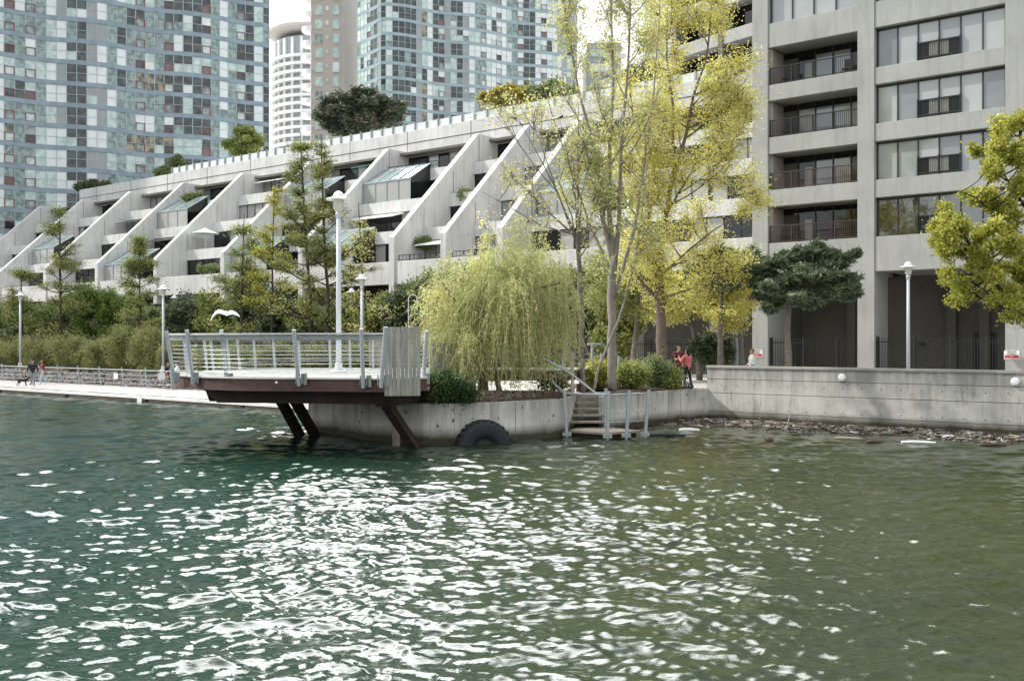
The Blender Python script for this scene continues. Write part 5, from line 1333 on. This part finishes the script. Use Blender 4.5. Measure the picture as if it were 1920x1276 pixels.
def fused(name, caps, vox, m, parent, smooth_it=3):
    """capsules [(a, b, ra, rb, flatten)] fused into ONE continuous surface"""
    g = MB()
    def ball(c, r, fl):
        rings, seg = 7, 12; n = len(g.v)
        for i in range(rings+1):
            ph = math.pi*i/rings
            for k in range(seg):
                th = 2*math.pi*k/seg; g.v.append((c.x+r*fl[0]*math.sin(ph)*math.cos(th), c.y+r*fl[1]*math.sin(ph)*math.sin(th), c.z+r*fl[2]*math.cos(ph)))
        for i in range(rings):
            for k in range(seg):
                a, b = n+i*seg+k, n+i*seg+(k+1)%seg; g.f.append((a, a+seg, b+seg, b)); g.m.append(0)
    for cp in caps:
        a, b, ra, rb = Vector(cp[0]), Vector(cp[1]), cp[2], cp[3]; fl = cp[4] if len(cp) > 4 else (1,1,1)
        k = max(1, int((b-a).length/(min(ra, rb)*.45)))
        k = min(k, 14)
        for i in range(k+1):
            u = i/k; ball(a.lerp(b, u), ra+(rb-ra)*u, fl)
    me = bpy.data.meshes.new('tmp'); me.from_pydata(g.v, [], g.f); o = bpy.data.objects.new('tmp', me); COL.objects.link(o)
    r = o.modifiers.new('r', 'REMESH'); r.mode = 'VOXEL'; r.voxel_size = vox
    s = o.modifiers.new('s', 'SMOOTH'); s.iterations = smooth_it; s.factor = .5
    dg = bpy.context.evaluated_depsgraph_get(); dg.update()
    m2 = bpy.data.meshes.new_from_object(o.evaluated_get(dg)); bpy.data.objects.remove(o)
    m2.name = name; m2.materials.clear(); m2.materials.append(MATS[m]); m2.shade_smooth()
    off = wloc(parent) if parent else Vector()
    if off.length: m2.transform(Matrix.Translation(-off))
    q = bpy.data.objects.new(name, m2); COL.objects.link(q); q.parent = parent
    return q
def person(loc, face, H, lab, top='cloth_black', low='cloth_grey', hair='hair_dark', hair_len=.1, skin='skin', shoe='shoe_white', legs=((12,8),(-14,14)), arms=((10,12,20),(-8,12,15)), shorts=False, sleeves=1.0, female=False, sit=False, cap=None, headturn=0, nod=0):
    """face: heading in degrees (0 looks toward +Y); legs: (swing, knee bend); arms: (swing, spread, elbow) left then right"""
    loc = Vector(loc); o = thing('person', loc, lab, 'person'); R3 = Matrix.Rotation(rad(-face), 3, 'Z'); s = H/1.75
    def L(x, y, z): return loc + R3 @ Vector((x*s, y*s, z*s))
    def D(a, side=0):       # a: swing forward from straight down
        return Vector((math.sin(side), math.sin(a)*math.cos(side), -math.cos(a)*math.cos(side)))
    hipz = .92 if not sit else .50
    hw = .092; sw = .175 if female else .205
    hip = [Vector((-hw,0,hipz)), Vector((hw,0,hipz))]; sh = [Vector((-sw,0,hipz+.50)), Vector((sw,0,hipz+.50))]
    J = {}; body = []; C = lambda a, b, ra, rb, fl=(1,1,1): (L(*a), L(*b), ra*s, rb*s, fl)
    low_caps, top_caps, shoes = [], [], []
    for i in (0, 1):
        sw_, kn = legs[i]; a1 = rad(sw_); a2 = rad(sw_-kn); side = (-1 if i == 0 else 1)*rad(3)
        k = hip[i] + D(a1, side)*.43; an = k + D(a2, side*.3)*.42; J['an%d' % i] = an
        body += [C(hip[i], k, .082, .055), C(k, an, .052, .036)]; low_caps += [C(hip[i], k, .096, .068)]
        if not shorts: low_caps += [C(k, an, .068, .052)]
        toe = an + Vector((0,.15,-.055)); heel = an + Vector((0,-.04,-.05)); shoes += [C(heel, toe, .045, .038), C(an, an+Vector((0,0,-.04)), .045,.045)]
        body += [C(heel, toe, .032,.028)]
    low_caps += [C(hip[0], hip[1], .105, .105), C((0,0,hipz+.05),(0,0,hipz+.12), .125,.12,(1.15,.85,1))]
    ch = Vector((0,0,hipz+.38))
    body += [C((0,0,hipz),(0,0,hipz+.2), .125,.115,(1.1,.8,1)), C((0,0,hipz+.2), ch, .12,.14,(1.15,.8,1)), C(sh[0],sh[1],.06,.06), C((0,0,hipz+.5),(0,.01,hipz+.60),.055,.05)]
    top_caps += [C((0,0,hipz+.03),(0,0,hipz+.2), .138,.125,(1.12,.85,1)), C((0,0,hipz+.2), ch, .13,.152,(1.16,.82,1)), C((-sw+.02,0,hipz+.48),(sw-.02,0,hipz+.48),.078,.078), C((0,0,hipz+.42),(0,0,hipz+.50),.13,.09,(1.1,.8,1))]
    if female: body += [C((-.07,.09,hipz+.34),(.07,.09,hipz+.34),.06,.06)]; top_caps += [C((-.07,.085,hipz+.34),(.07,.085,hipz+.34),.072,.072)]
    for i in (0, 1):
        swg, spr, el = arms[i]; sg = -1 if i == 0 else 1
        e = sh[i] + D(rad(swg), sg*rad(spr))*.29; w = e + D(rad(swg+el), sg*rad(spr*.3 if el < 60 else -18))*.25; dh = (w-e).normalized()
        body += [C(sh[i], e, .052,.040), C(e, w, .040,.026)]
        top_caps += [C(sh[i], e if sleeves > .6 else sh[i].lerp(e,.75), .070,.056)] + ([C(e, w.lerp(e,.08), .054,.038)] if sleeves >= 1 else [])
        # palm, four unequal fingers and a thumb
        side = dh.cross(Vector((0,1,0))); side = side.normalized() if side.length > .1 else Vector((1,0,0)); nrm_ = dh.cross(side).normalized()
        pc = w+dh*.05; body += [C(w+side*.012, w+dh*.085+side*.014, .024,.026), C(w-side*.012, w+dh*.085-side*.014, .024,.026)]
        for q, ln in zip((-.030,-.010,.010,.030), (.058,.078,.084,.070)):
            f0 = w+dh*.085+side*q; f1 = f0+dh*ln*.5+nrm_*.008; f2 = f1+dh*ln*.42+nrm_*.028; body += [C(f0,f1,.0105,.0098), C(f1,f2,.0098,.0088)]
        body += [C(w+dh*.03+side*.03, w+dh*.065+side*.058+nrm_*.02, .013,.011), C(w+dh*.065+side*.058+nrm_*.02, w+dh*.095+side*.062+nrm_*.03, .011,.0095)]
        J['w%d' % i] = L(*w)
    hc = Vector((0,.02,hipz+.725)); T3 = Matrix.Rotation(rad(-headturn),3,'Z') @ Matrix.Rotation(rad(-nod),3,'X'); h = lambda x, y, z: hc + T3 @ Vector((x,y,z))
    body += [C(h(0,0,.02),h(0,-.02,.03),.088,.092,(.86,1.0,1.12)), C(h(0,.02,-.06),h(0,.035,-.085),.058,.045), C(h(0,.095,.0),h(0,.108,-.025),.012,.017), C(h(-.086,0,-.01),h(-.088,-.006,.012),.014,.016,(.5,1,1.3)), C(h(.086,0,-.01),h(.088,-.006,.012),.014,.016,(.5,1,1.3)),
             C(h(-.03,.082,-.055),h(.03,.082,-.055),.014,.014), C((0,0,hipz+.58), h(0,0,-.06), .052,.05)]
    fused('body', body, .0085*s, skin, o, 2)
    fused('trousers' if not shorts else 'shorts', low_caps, .016*s, low, o)
    fused('shirt', top_caps, .016*s, top, o)
    fused('shoes', shoes, .012*s, shoe, o)
    hcaps = [C(h(0,-.018,.05),h(0,-.03,.04),.095,.097,(.92,1.0,1.02)), C(h(0,-.05,.0),h(0,-.05,-.03),.075,.07)]
    if hair_len > .15: hcaps += [C(h(0,-.06,0), h(0,-.10,-hair_len), .075,.05,(1.15,.7,1)), C(h(-.06,-.03,0), h(-.06,-.05,-hair_len*.7), .04,.03), C(h(.06,-.03,0), h(.06,-.05,-hair_len*.7), .04,.03)]
    # keep the face clear of hair
    fused('hair', hcaps, .012*s, hair, o)
    if cap:
        fused('cap', [C(h(0,-.005,.075),h(0,-.01,.07),.100,.102,(.95,1.05,.8)), C(h(-.04,.10,.06),h(.04,.10,.06),.03,.03,(1,1.3,.35))], .012*s, cap, o)
    g = MB()
    for x in (-.032,.032): g.lathe(L(*h(x,.088,.012)), [(0,.010*s),(.011*s,0),(0,-.010*s)], 8)
    g.build('eyes', 'eye_dark', o)
    g = MB(); g.box(L(*h(0,.098,-.056)), (.045*s,.012*s,.010*s), rad(-face)); g.build('mouth', 'lip', o)
    return o, J, L
def footY(px, py, z): return on_level(px, py, z)
DOCK = .288
p = footY(61.5, 724.5, DOCK); person((p.x,p.y,DOCK), 165, 1.76, 'man in a black hooded sweater and grey jeans walking a black dog on the boardwalk', 'cloth_black', 'cloth_grey', legs=((20,12),(-16,18)), arms=((-14,14,10),(12,16,18)), skin='skin', shoe='shoe_white', cap='cloth_black')
manw = p.copy()
p = footY(59, 720.5, DOCK); person((p.x,p.y,DOCK), 190, 1.82, 'man with a dark cap, black shirt and shorts standing behind the dog walker', 'cloth_black', 'cloth_grey', shorts=True, sleeves=.5, cap='cloth_black', legs=((10,4),(-8,6)), skin='skin_dark', shoe='cloth_black')
p = footY(79.5, 719.5, DOCK); person((p.x,p.y,DOCK), 235, 1.66, 'woman with long dark hair, rust red top and pale jeans on the boardwalk', 'cloth_rust', 'cloth_jeans', hair='hair_brown', hair_len=.34, female=True, sleeves=.5, legs=((14,8),(-12,10)), arms=((14,10,25),(-10,14,20)))
p = footY(314.5, 727.5, DOCK); person((p.x,p.y,DOCK), 120, 1.60, 'woman in black with pink scarf and white shoes at the end of the boardwalk', 'cloth_black', 'cloth_black', hair='hair_brown', hair_len=.2, female=True, legs=((12,6),(-12,12)), arms=((20,10,40),(-5,10,20)))
q = p.copy()
g = MB(); g.box((q.x-.30, q.y-.22, 1.05), (.42,.16,.42), .3); g.box((q.x-.30, q.y-.22, 1.32), (.16,.03,.14), .3)
tag(g.build('tote_bag', 'cloth_white', origin=(q.x-.3,q.y-.22,.85), bevel=.04), 'white tote bag at the side of the woman in black', 'bag')
g = MB(); g.tube([(q.x-.06,q.y-.16,1.36),(q.x+.02,q.y-.2,1.2),(q.x+.0,q.y-.2,.98),(q.x+.04,q.y-.17,.74)], [.05,.06,.045,.02], 8)
tag(g.build('scarf', 'cloth_pink', origin=(q.x,q.y-.2,.74), smooth=True), 'long pink scarf worn by the woman in black', 'scarf')
p = at(332, 700, 62); person((p.x,p.y,.62), 250, 1.75, 'person in a white shirt seated behind the left end of the platform', 'cloth_white', 'cloth_black', sit=True, legs=((80,80),(85,82)), arms=((30,8,30),(30,8,30)), hair='hair_dark')
g = MB(); g.box((p.x,p.y,.80),(1.4,.5,.42)); tag(g.build('stone_block', 'rock', origin=(p.x,p.y,.59), bevel=.05), 'low stone block the person in white sits on', 'rock')
p = footY(1272, 728, 1.3); p.y = 42.6; p.x = (1271-960)/F*42.6
o1, J1, L1 = person((p.x,p.y,1.304), 150, 1.78, 'man in a maroon polo shirt facing the woman in red on the quay', 'cloth_maroon', 'cloth_black', sleeves=.5, arms=((-6,10,10),(30,6,70)), legs=((5,4),(-4,4)), nod=-12, headturn=-20)
p2 = Vector(((1289-960)/F*41.9, 41.9, 1.304))
person(p2, -35, 1.64, 'woman in a red striped sweater and black trousers facing the man in maroon', 'cloth_red_stripes', 'cloth_black', female=True, hair_len=.16, arms=((35,12,95),(5,8,20)), legs=((6,4),(-6,6)), shoe='cloth_black')
p3 = Vector(((1410-960)/F*43.4, 43.4, 1.304))
person(p3, -95, 1.62, 'person with curly auburn hair and a white shirt walking behind the retaining wall', 'cloth_white', 'cloth_grey', hair='hair_red', hair_len=.12, female=True, legs=((16,10),(-14,14)), arms=((20,10,40),(-15,10,20)))
# stroller
sp = Vector(((1279-960)/F*41.2, 41.2, 1.304)); o = thing('stroller', sp, 'dark folding stroller standing between the couple and the shrubs', 'stroller')
g = MB(); z = Vector((0,0,1)); X = Vector((1,0,0)); Yv = Vector((0,1,0))
for s in (-.22,.22):
    g.tube([sp+X*-.45+Yv*s+z*.98, sp+X*-.25+Yv*s+z*.7, sp+X*.32+Yv*s+z*.12], .016, 6); g.tube([sp+X*-.35+Yv*s+z*.12, sp+X*.18+Yv*s+z*.55], .016, 6)
g.tube([sp+X*-.45-Yv*.22+z*.98, sp+X*-.45+Yv*.22+z*.98], .018, 6); g.build('frame', 'galvanised_dull', o)
g = MB(); g.hexa([sp+X*-.2-Yv*.2+z*.38, sp+X*.22-Yv*.2+z*.42, sp+X*.22+Yv*.2+z*.42, sp+X*-.2+Yv*.2+z*.38, sp+X*-.2-Yv*.2+z*.44, sp+X*.22-Yv*.2+z*.48, sp+X*.22+Yv*.2+z*.48, sp+X*-.2+Yv*.2+z*.44])
g.hexa([sp+X*-.22-Yv*.2+z*.42, sp+X*-.16-Yv*.2+z*.42, sp+X*-.16+Yv*.2+z*.42, sp+X*-.22+Yv*.2+z*.42, sp+X*-.40-Yv*.2+z*.86, sp+X*-.34-Yv*.2+z*.88, sp+X*-.34+Yv*.2+z*.88, sp+X*-.40+Yv*.2+z*.86]); g.build('seat', 'cloth_black', o, bevel=.01)
g = MB()
for i in range(6):
    a0, a1 = rad(20+i*22), rad(20+(i+1)*22); c = sp+X*-.22+z*.68
    q = [c+X*(.32*math.cos(a))+z*(.30*math.sin(a)) for a in (a0,a1)]; g.poly([q[0]-Yv*.22,q[1]-Yv*.22,q[1]+Yv*.22,q[0]+Yv*.22])
g.build('canopy', 'cloth_black', o)
for wx in (-.33,.32):
    for wy in (-.22,.22):
        g = MB(); c = sp+X*wx+Yv*wy+z*.12
        for k in range(16):
            a0, a1 = 2*math.pi*k/16, 2*math.pi*(k+1)/16; P2 = lambda r,a,d: c+X*(r*math.cos(a))+z*(r*math.sin(a))+Yv*d
            g.hexa([P2(.085,a0,-.02),P2(.12,a0,-.02),P2(.12,a0,.02),P2(.085,a0,.02),P2(.085,a1,-.02),P2(.12,a1,-.02),P2(.12,a1,.02),P2(.085,a1,.02)])
        g.beam(c-X*.08, c+X*.08, .01, .02); g.build('wheel', 'rubber', o)
# dog
dp = footY(41.5, 722.8, DOCK); dp.z = DOCK; h0 = Vector((dp.x, dp.y, DOCK)); fw = Vector((1,.15,0)).normalized(); sd_ = Vector((-fw.y, fw.x, 0)); z = Vector((0,0,1))
Q = lambda x, y, zz: h0 + fw*x + sd_*y + z*zz
o = thing('dog', h0, 'small black dog on a leash walking in front of the man in black', 'dog')
caps = [(Q(-.22,0,.38), Q(.05,0,.37), .095, .10), (Q(.05,0,.37), Q(.24,0,.38), .105,.125), (Q(.27,0,.42), Q(.40,0,.50), .075,.06), (Q(.42,0,.53), Q(.46,0,.53), .072,.068), (Q(.48,0,.51), Q(.58,0,.49), .042,.030),
        (Q(-.28,0,.42), Q(-.42,0,.52), .026,.014), (Q(-.42,0,.52), Q(-.44,0,.62), .014,.010)]
for sy in (-.055,.055):
    f = .05 if sy < 0 else -.03
    caps += [(Q(.22,sy,.33), Q(.22+f,sy,.17), .048,.026), (Q(.22+f,sy,.17), Q(.23+f,sy,.03), .024,.020), (Q(.23+f,sy,.022), Q(.27+f,sy,.02), .024,.020),
             (Q(-.22,sy,.35), Q(-.16-f,sy,.21), .065,.036), (Q(-.16-f,sy,.21), Q(-.27-f,sy,.13), .032,.021), (Q(-.27-f,sy,.13), Q(-.25-f,sy,.03), .021,.018), (Q(-.25-f,sy,.022), Q(-.21-f,sy,.02), .023,.019),
             (Q(.42,sy*.9,.58), Q(.40,sy*1.3,.50), .022,.020,(.7,.7,1))]
fused('body', caps, .012, 'fur_black', o, 2)
g = MB(); g.lathe(Q(.60,0,.495), [(0,.014),(.014,0),(0,-.014)], 8); g.build('nose', 'eye_dark', o)
g = MB(); g.tube([Q(.36,0,.49), Q(.55,-.03,.62), Vector((manw.x-.28, manw.y-.25, DOCK+.82))], .008, 5)
tag(g.build('leash', 'cloth_black', origin=Q(.36,0,.49)), 'thin dark leash between the black dog and its walker', 'leash')

# gull in flight over the left of the platform
gp = at(424, 586, 36.0); o = thing('gull', gp, 'white gull gliding with bent wings in front of the trees', 'bird'); X = Vector((1,.35,0)).normalized(); N_ = Vector((-X.y, X.x, 0)); z = Vector((0,0,1))
G = lambda x, y, zz: gp + X*x + N_*y + z*zz
# heading right and slightly away; wings swept with drooping tips
fused('body', [(G(-.02,-.22,-.02), G(0,.05,.0), .035,.062,(1,1,.9)), (G(0,.05,0), G(.03,.20,.01), .062,.045), (G(.03,.22,.02), G(.035,.27,.02), .040,.036), (G(-.02,-.20,-.02), G(-.03,-.36,-.025), .03,.012,(1.8,1,.4))], .010, 'feather_white', o, 3)
g = MB(); g.tube([G(.035,.29,.02), G(.037,.345,.008)], [.011,.003], 6); g.build('beak', 'beak', o)
g = MB()
for s in (-.022,.022): g.lathe(G(.035+s,.285,.035), [(0,.007),(.007,0),(0,-.007)], 6)
g.build('eyes', 'eye_dark', o)
def wing(s, name):
    # inner arm up, outer hand bent down
    L_ = [(0,.0,.03,.17),(.14,.03,.11,.19),(.27,.05,.12,.17),(.38,.02,.05,.15),(.48,-.04,-.10,.11),(.54,-.09,-.27,.06),(.555,-.12,-.36,.01)]
    if s > 0: L_ = [(x*.85, y, zz*.75 if x < .3 else zz*.45+.02, c) for x, y, zz, c in L_]
    g = MB(); g.cur = 0
    for (x0,y0,z0,c0),(x1,y1,z1,c1) in zip(L_[:-1], L_[1:]):
        a0, b0 = G(s*x0,y0+.05,z0), G(s*x0,y0+.05-c0*.5,z0-c0*.85); a1, b1 = G(s*x1,y1+.05,z1), G(s*x1,y1+.05-c1*.5,z1-c1*.85)
        e = z*.014; m = 1 if x0 > .5 else 0
        e = N_*.014; g.hexa([b0-e*.3,b1-e*.3,a1-e,a0-e,b0,b1,a1+e*.4,a0+e*.4], m)
    g.build('wing', ['feather_white','eye_dark'], o)
wing(-1, 'l'); wing(1, 'r')
# dark birds
def blackbird(c, lab, hd):
    o = thing('blackbird', c, lab, 'bird', None); X = Vector((math.cos(hd), math.sin(hd), 0)); z = Vector((0,0,1))
    B = lambda x, zz, y=0: c + X*x + z*zz + Vector((-X.y,X.x,0))*y
    fused('body', [(B(-.04,.07), B(.04,.10), .035,.042), (B(.06,.13), B(.075,.145), .030,.028), (B(-.06,.06), B(-.20,.01), .022,.014,(1,1,.6)), (B(-.01,.03,.015), B(0,0,.015), .006,.005), (B(-.01,.03,-.015), B(0,0,-.015), .006,.005)], .007, 'fur_black', o, 2)
    g = MB(); g.tube([B(.10,.145), B(.135,.138)], [.009,.002], 6); g.build('beak', 'eye_dark', o)
blackbird(at(1147,737,33.12)+Vector((0,0,.02)), 'dark long tailed bird perched on the landing stage hand rail', rad(150))
blackbird(at(1052,224,36.8), 'small dark bird perched at the top of the bare tree', rad(20))

# ------------------------------------------------------------------ driftwood and rubbish in the corner
dr = random.Random(33); g = MB()
for i in range(9500):
    t = dr.uniform(-19.5, 6); u = dr.random()
    reach = np.interp(t, [-19.5,-17,-12,-6,6], [3.2,3.4,3.0,2.6,2.4])*(1+.25*math.sin(t*1.3)+.15*math.sin(t*3.1)); w = 37.66 - reach*u**1.25*dr.uniform(.75,1.1)
    if dr.random() < u*.6 or math.sin(t*2.2)*math.sin(w*3+t)+dr.gauss(0,.4) < -.45: continue
    p = T(t, w, .03+dr.uniform(0,.06)*(1.4-u)); m = dr.choices([0,1,2,3,4],[.34,.38,.04,.16,.08])[0]
    if dr.random() < .60:
        L = dr.uniform(.05,.38)*(1 if dr.random() < .93 else 2.4); a = FRONT_ANG + dr.gauss(0,.8); th = dr.uniform(.006,.026)
        d = Vector((math.cos(a)*L/2, math.sin(a)*L/2, dr.gauss(0,.03)*L)); g.tube([p-d, p+Vector((0,0,dr.uniform(0,.02))), p+d], [th,th*1.1,th*.6], 4, m=m)
    else:
        s = dr.uniform(.02,.075); g.box(p, (s*dr.uniform(.8,2.2), s, s*dr.uniform(.3,.8)), dr.uniform(0,3), m=m)
for i in range(2600):      # ragged edge drifting off along the corner and under the landing
    t = dr.uniform(-22.5,-18.5); w = dr.uniform(34.2,37.4); q = T(t,w,0)
    if q.x < 4.2 or q.y > np.interp(q.x, [3.4,5.3,8.2],[36.0,38.4,41.3]): continue
    p = Vector((q.x,q.y,.02)); L = dr.uniform(.04,.25); a = dr.uniform(0,3); d = Vector((math.cos(a)*L/2, math.sin(a)*L/2, 0))
    g.tube([p-d,p+d],[.012,.008],4,m=dr.choices([0,1,3],[.45,.4,.15])[0])
tag(g.build('floating_debris', ['drift_wood','drift_dark','foam_white','rock','corten'], origin=T(-10,36.5,0)), 'thick band of floating twigs, reeds and rubbish along the foot of the retaining wall', 'debris', kind='stuff')
def drift(name, px, py, L, r, ang, m, lab, cat, lift=0, rise=.0, group=None):
    p = on_level(px, py, .03); a = rad(ang); d = Vector((math.cos(a)*L/2, math.sin(a)*L/2, rise*L)); up = Vector((0,0,lift))
    g = MB(); pts = [p-d, p-d*.4+Vector((0,0,r*.3)), p+d*.3+Vector((0,0,r*.2)), p+d]; g.tube([q+up for q in pts], [r*.8,r,r*.95,r*.55], 9)
    tag(g.build(name, m, origin=p), lab, cat, group)
drift('log', 1722, 829, 1.05, .05, -8, 'foam_white', 'pale smooth log floating at the front of the debris', 'log')
drift('foam_piece', 1292, 806, .75, .07, 4, 'foam_white', 'short white lump of foam near the left end of the debris', 'foam')
drift('foam_piece', 1782, 818, .55, .04, 0, 'foam_white', 'small bright white piece floating close to the wall on the right', 'foam')
drift('log', 1862, 834, .9, .05, 8, 'drift_dark', 'dark wet log at the right end of the debris', 'log')
drift('driftwood_lump', 1442, 825, .28, .09, 30, 'corten', 'rounded reddish brown lump floating left of centre in the debris', 'log')
drift('floating_boom', 1250, 816, 1.3, .07, 3, 'rubber', 'long dark floating boom just right of the landing stage', 'boom')
drift('stick', 1436, 806, .8, .02, 40, 'drift_wood', 'pale stick poking up out of the debris, the left of two', 'stick', .1, -.45, None)
drift('stick', 1478, 800, .75, .02, 60, 'drift_wood', 'pale forked stick standing up out of the debris, the right of two', 'stick', .2, .5, None)
drift('plank', 1590, 822, .9, .05, -15, 'drift_wood', 'broken brown plank floating in the middle of the debris', 'plank')
drift('plank', 1640, 828, .6, .06, 10, 'corten', 'rusty brown plank end beside the pale smooth log', 'plank')
drift('branch', 1075, 835, .55, .025, -20, 'drift_dark', 'lone dark branch floating in front of the landing stage', 'branch')
# roots and dead twigs at the foot of the willow
rr = random.Random(9); g = MB()
for i in range(260):
    x = rr.uniform(-2.2,1.5); y = np.interp(x,[-2.2,-.9,.2,1.5],[31.9,32.2,33.0,34.4])+rr.uniform(.0,.9); p = Vector((x,y,1.36)); L = rr.uniform(.1,.55); a = rr.uniform(0,6.3)
    q = p+Vector((math.cos(a)*L, math.sin(a)*L*.5, rr.uniform(0,.35))); g.tube([p,p.lerp(q,.5)+Vector((0,0,.08)),q],[.012,.009,.004],4,m=rr.choice([0,1,2]))
tag(g.build('dead_twigs', ['drift_wood','bark_brown','corten']), 'tangle of dead twigs and roots under the willow', 'twigs', kind='stuff')
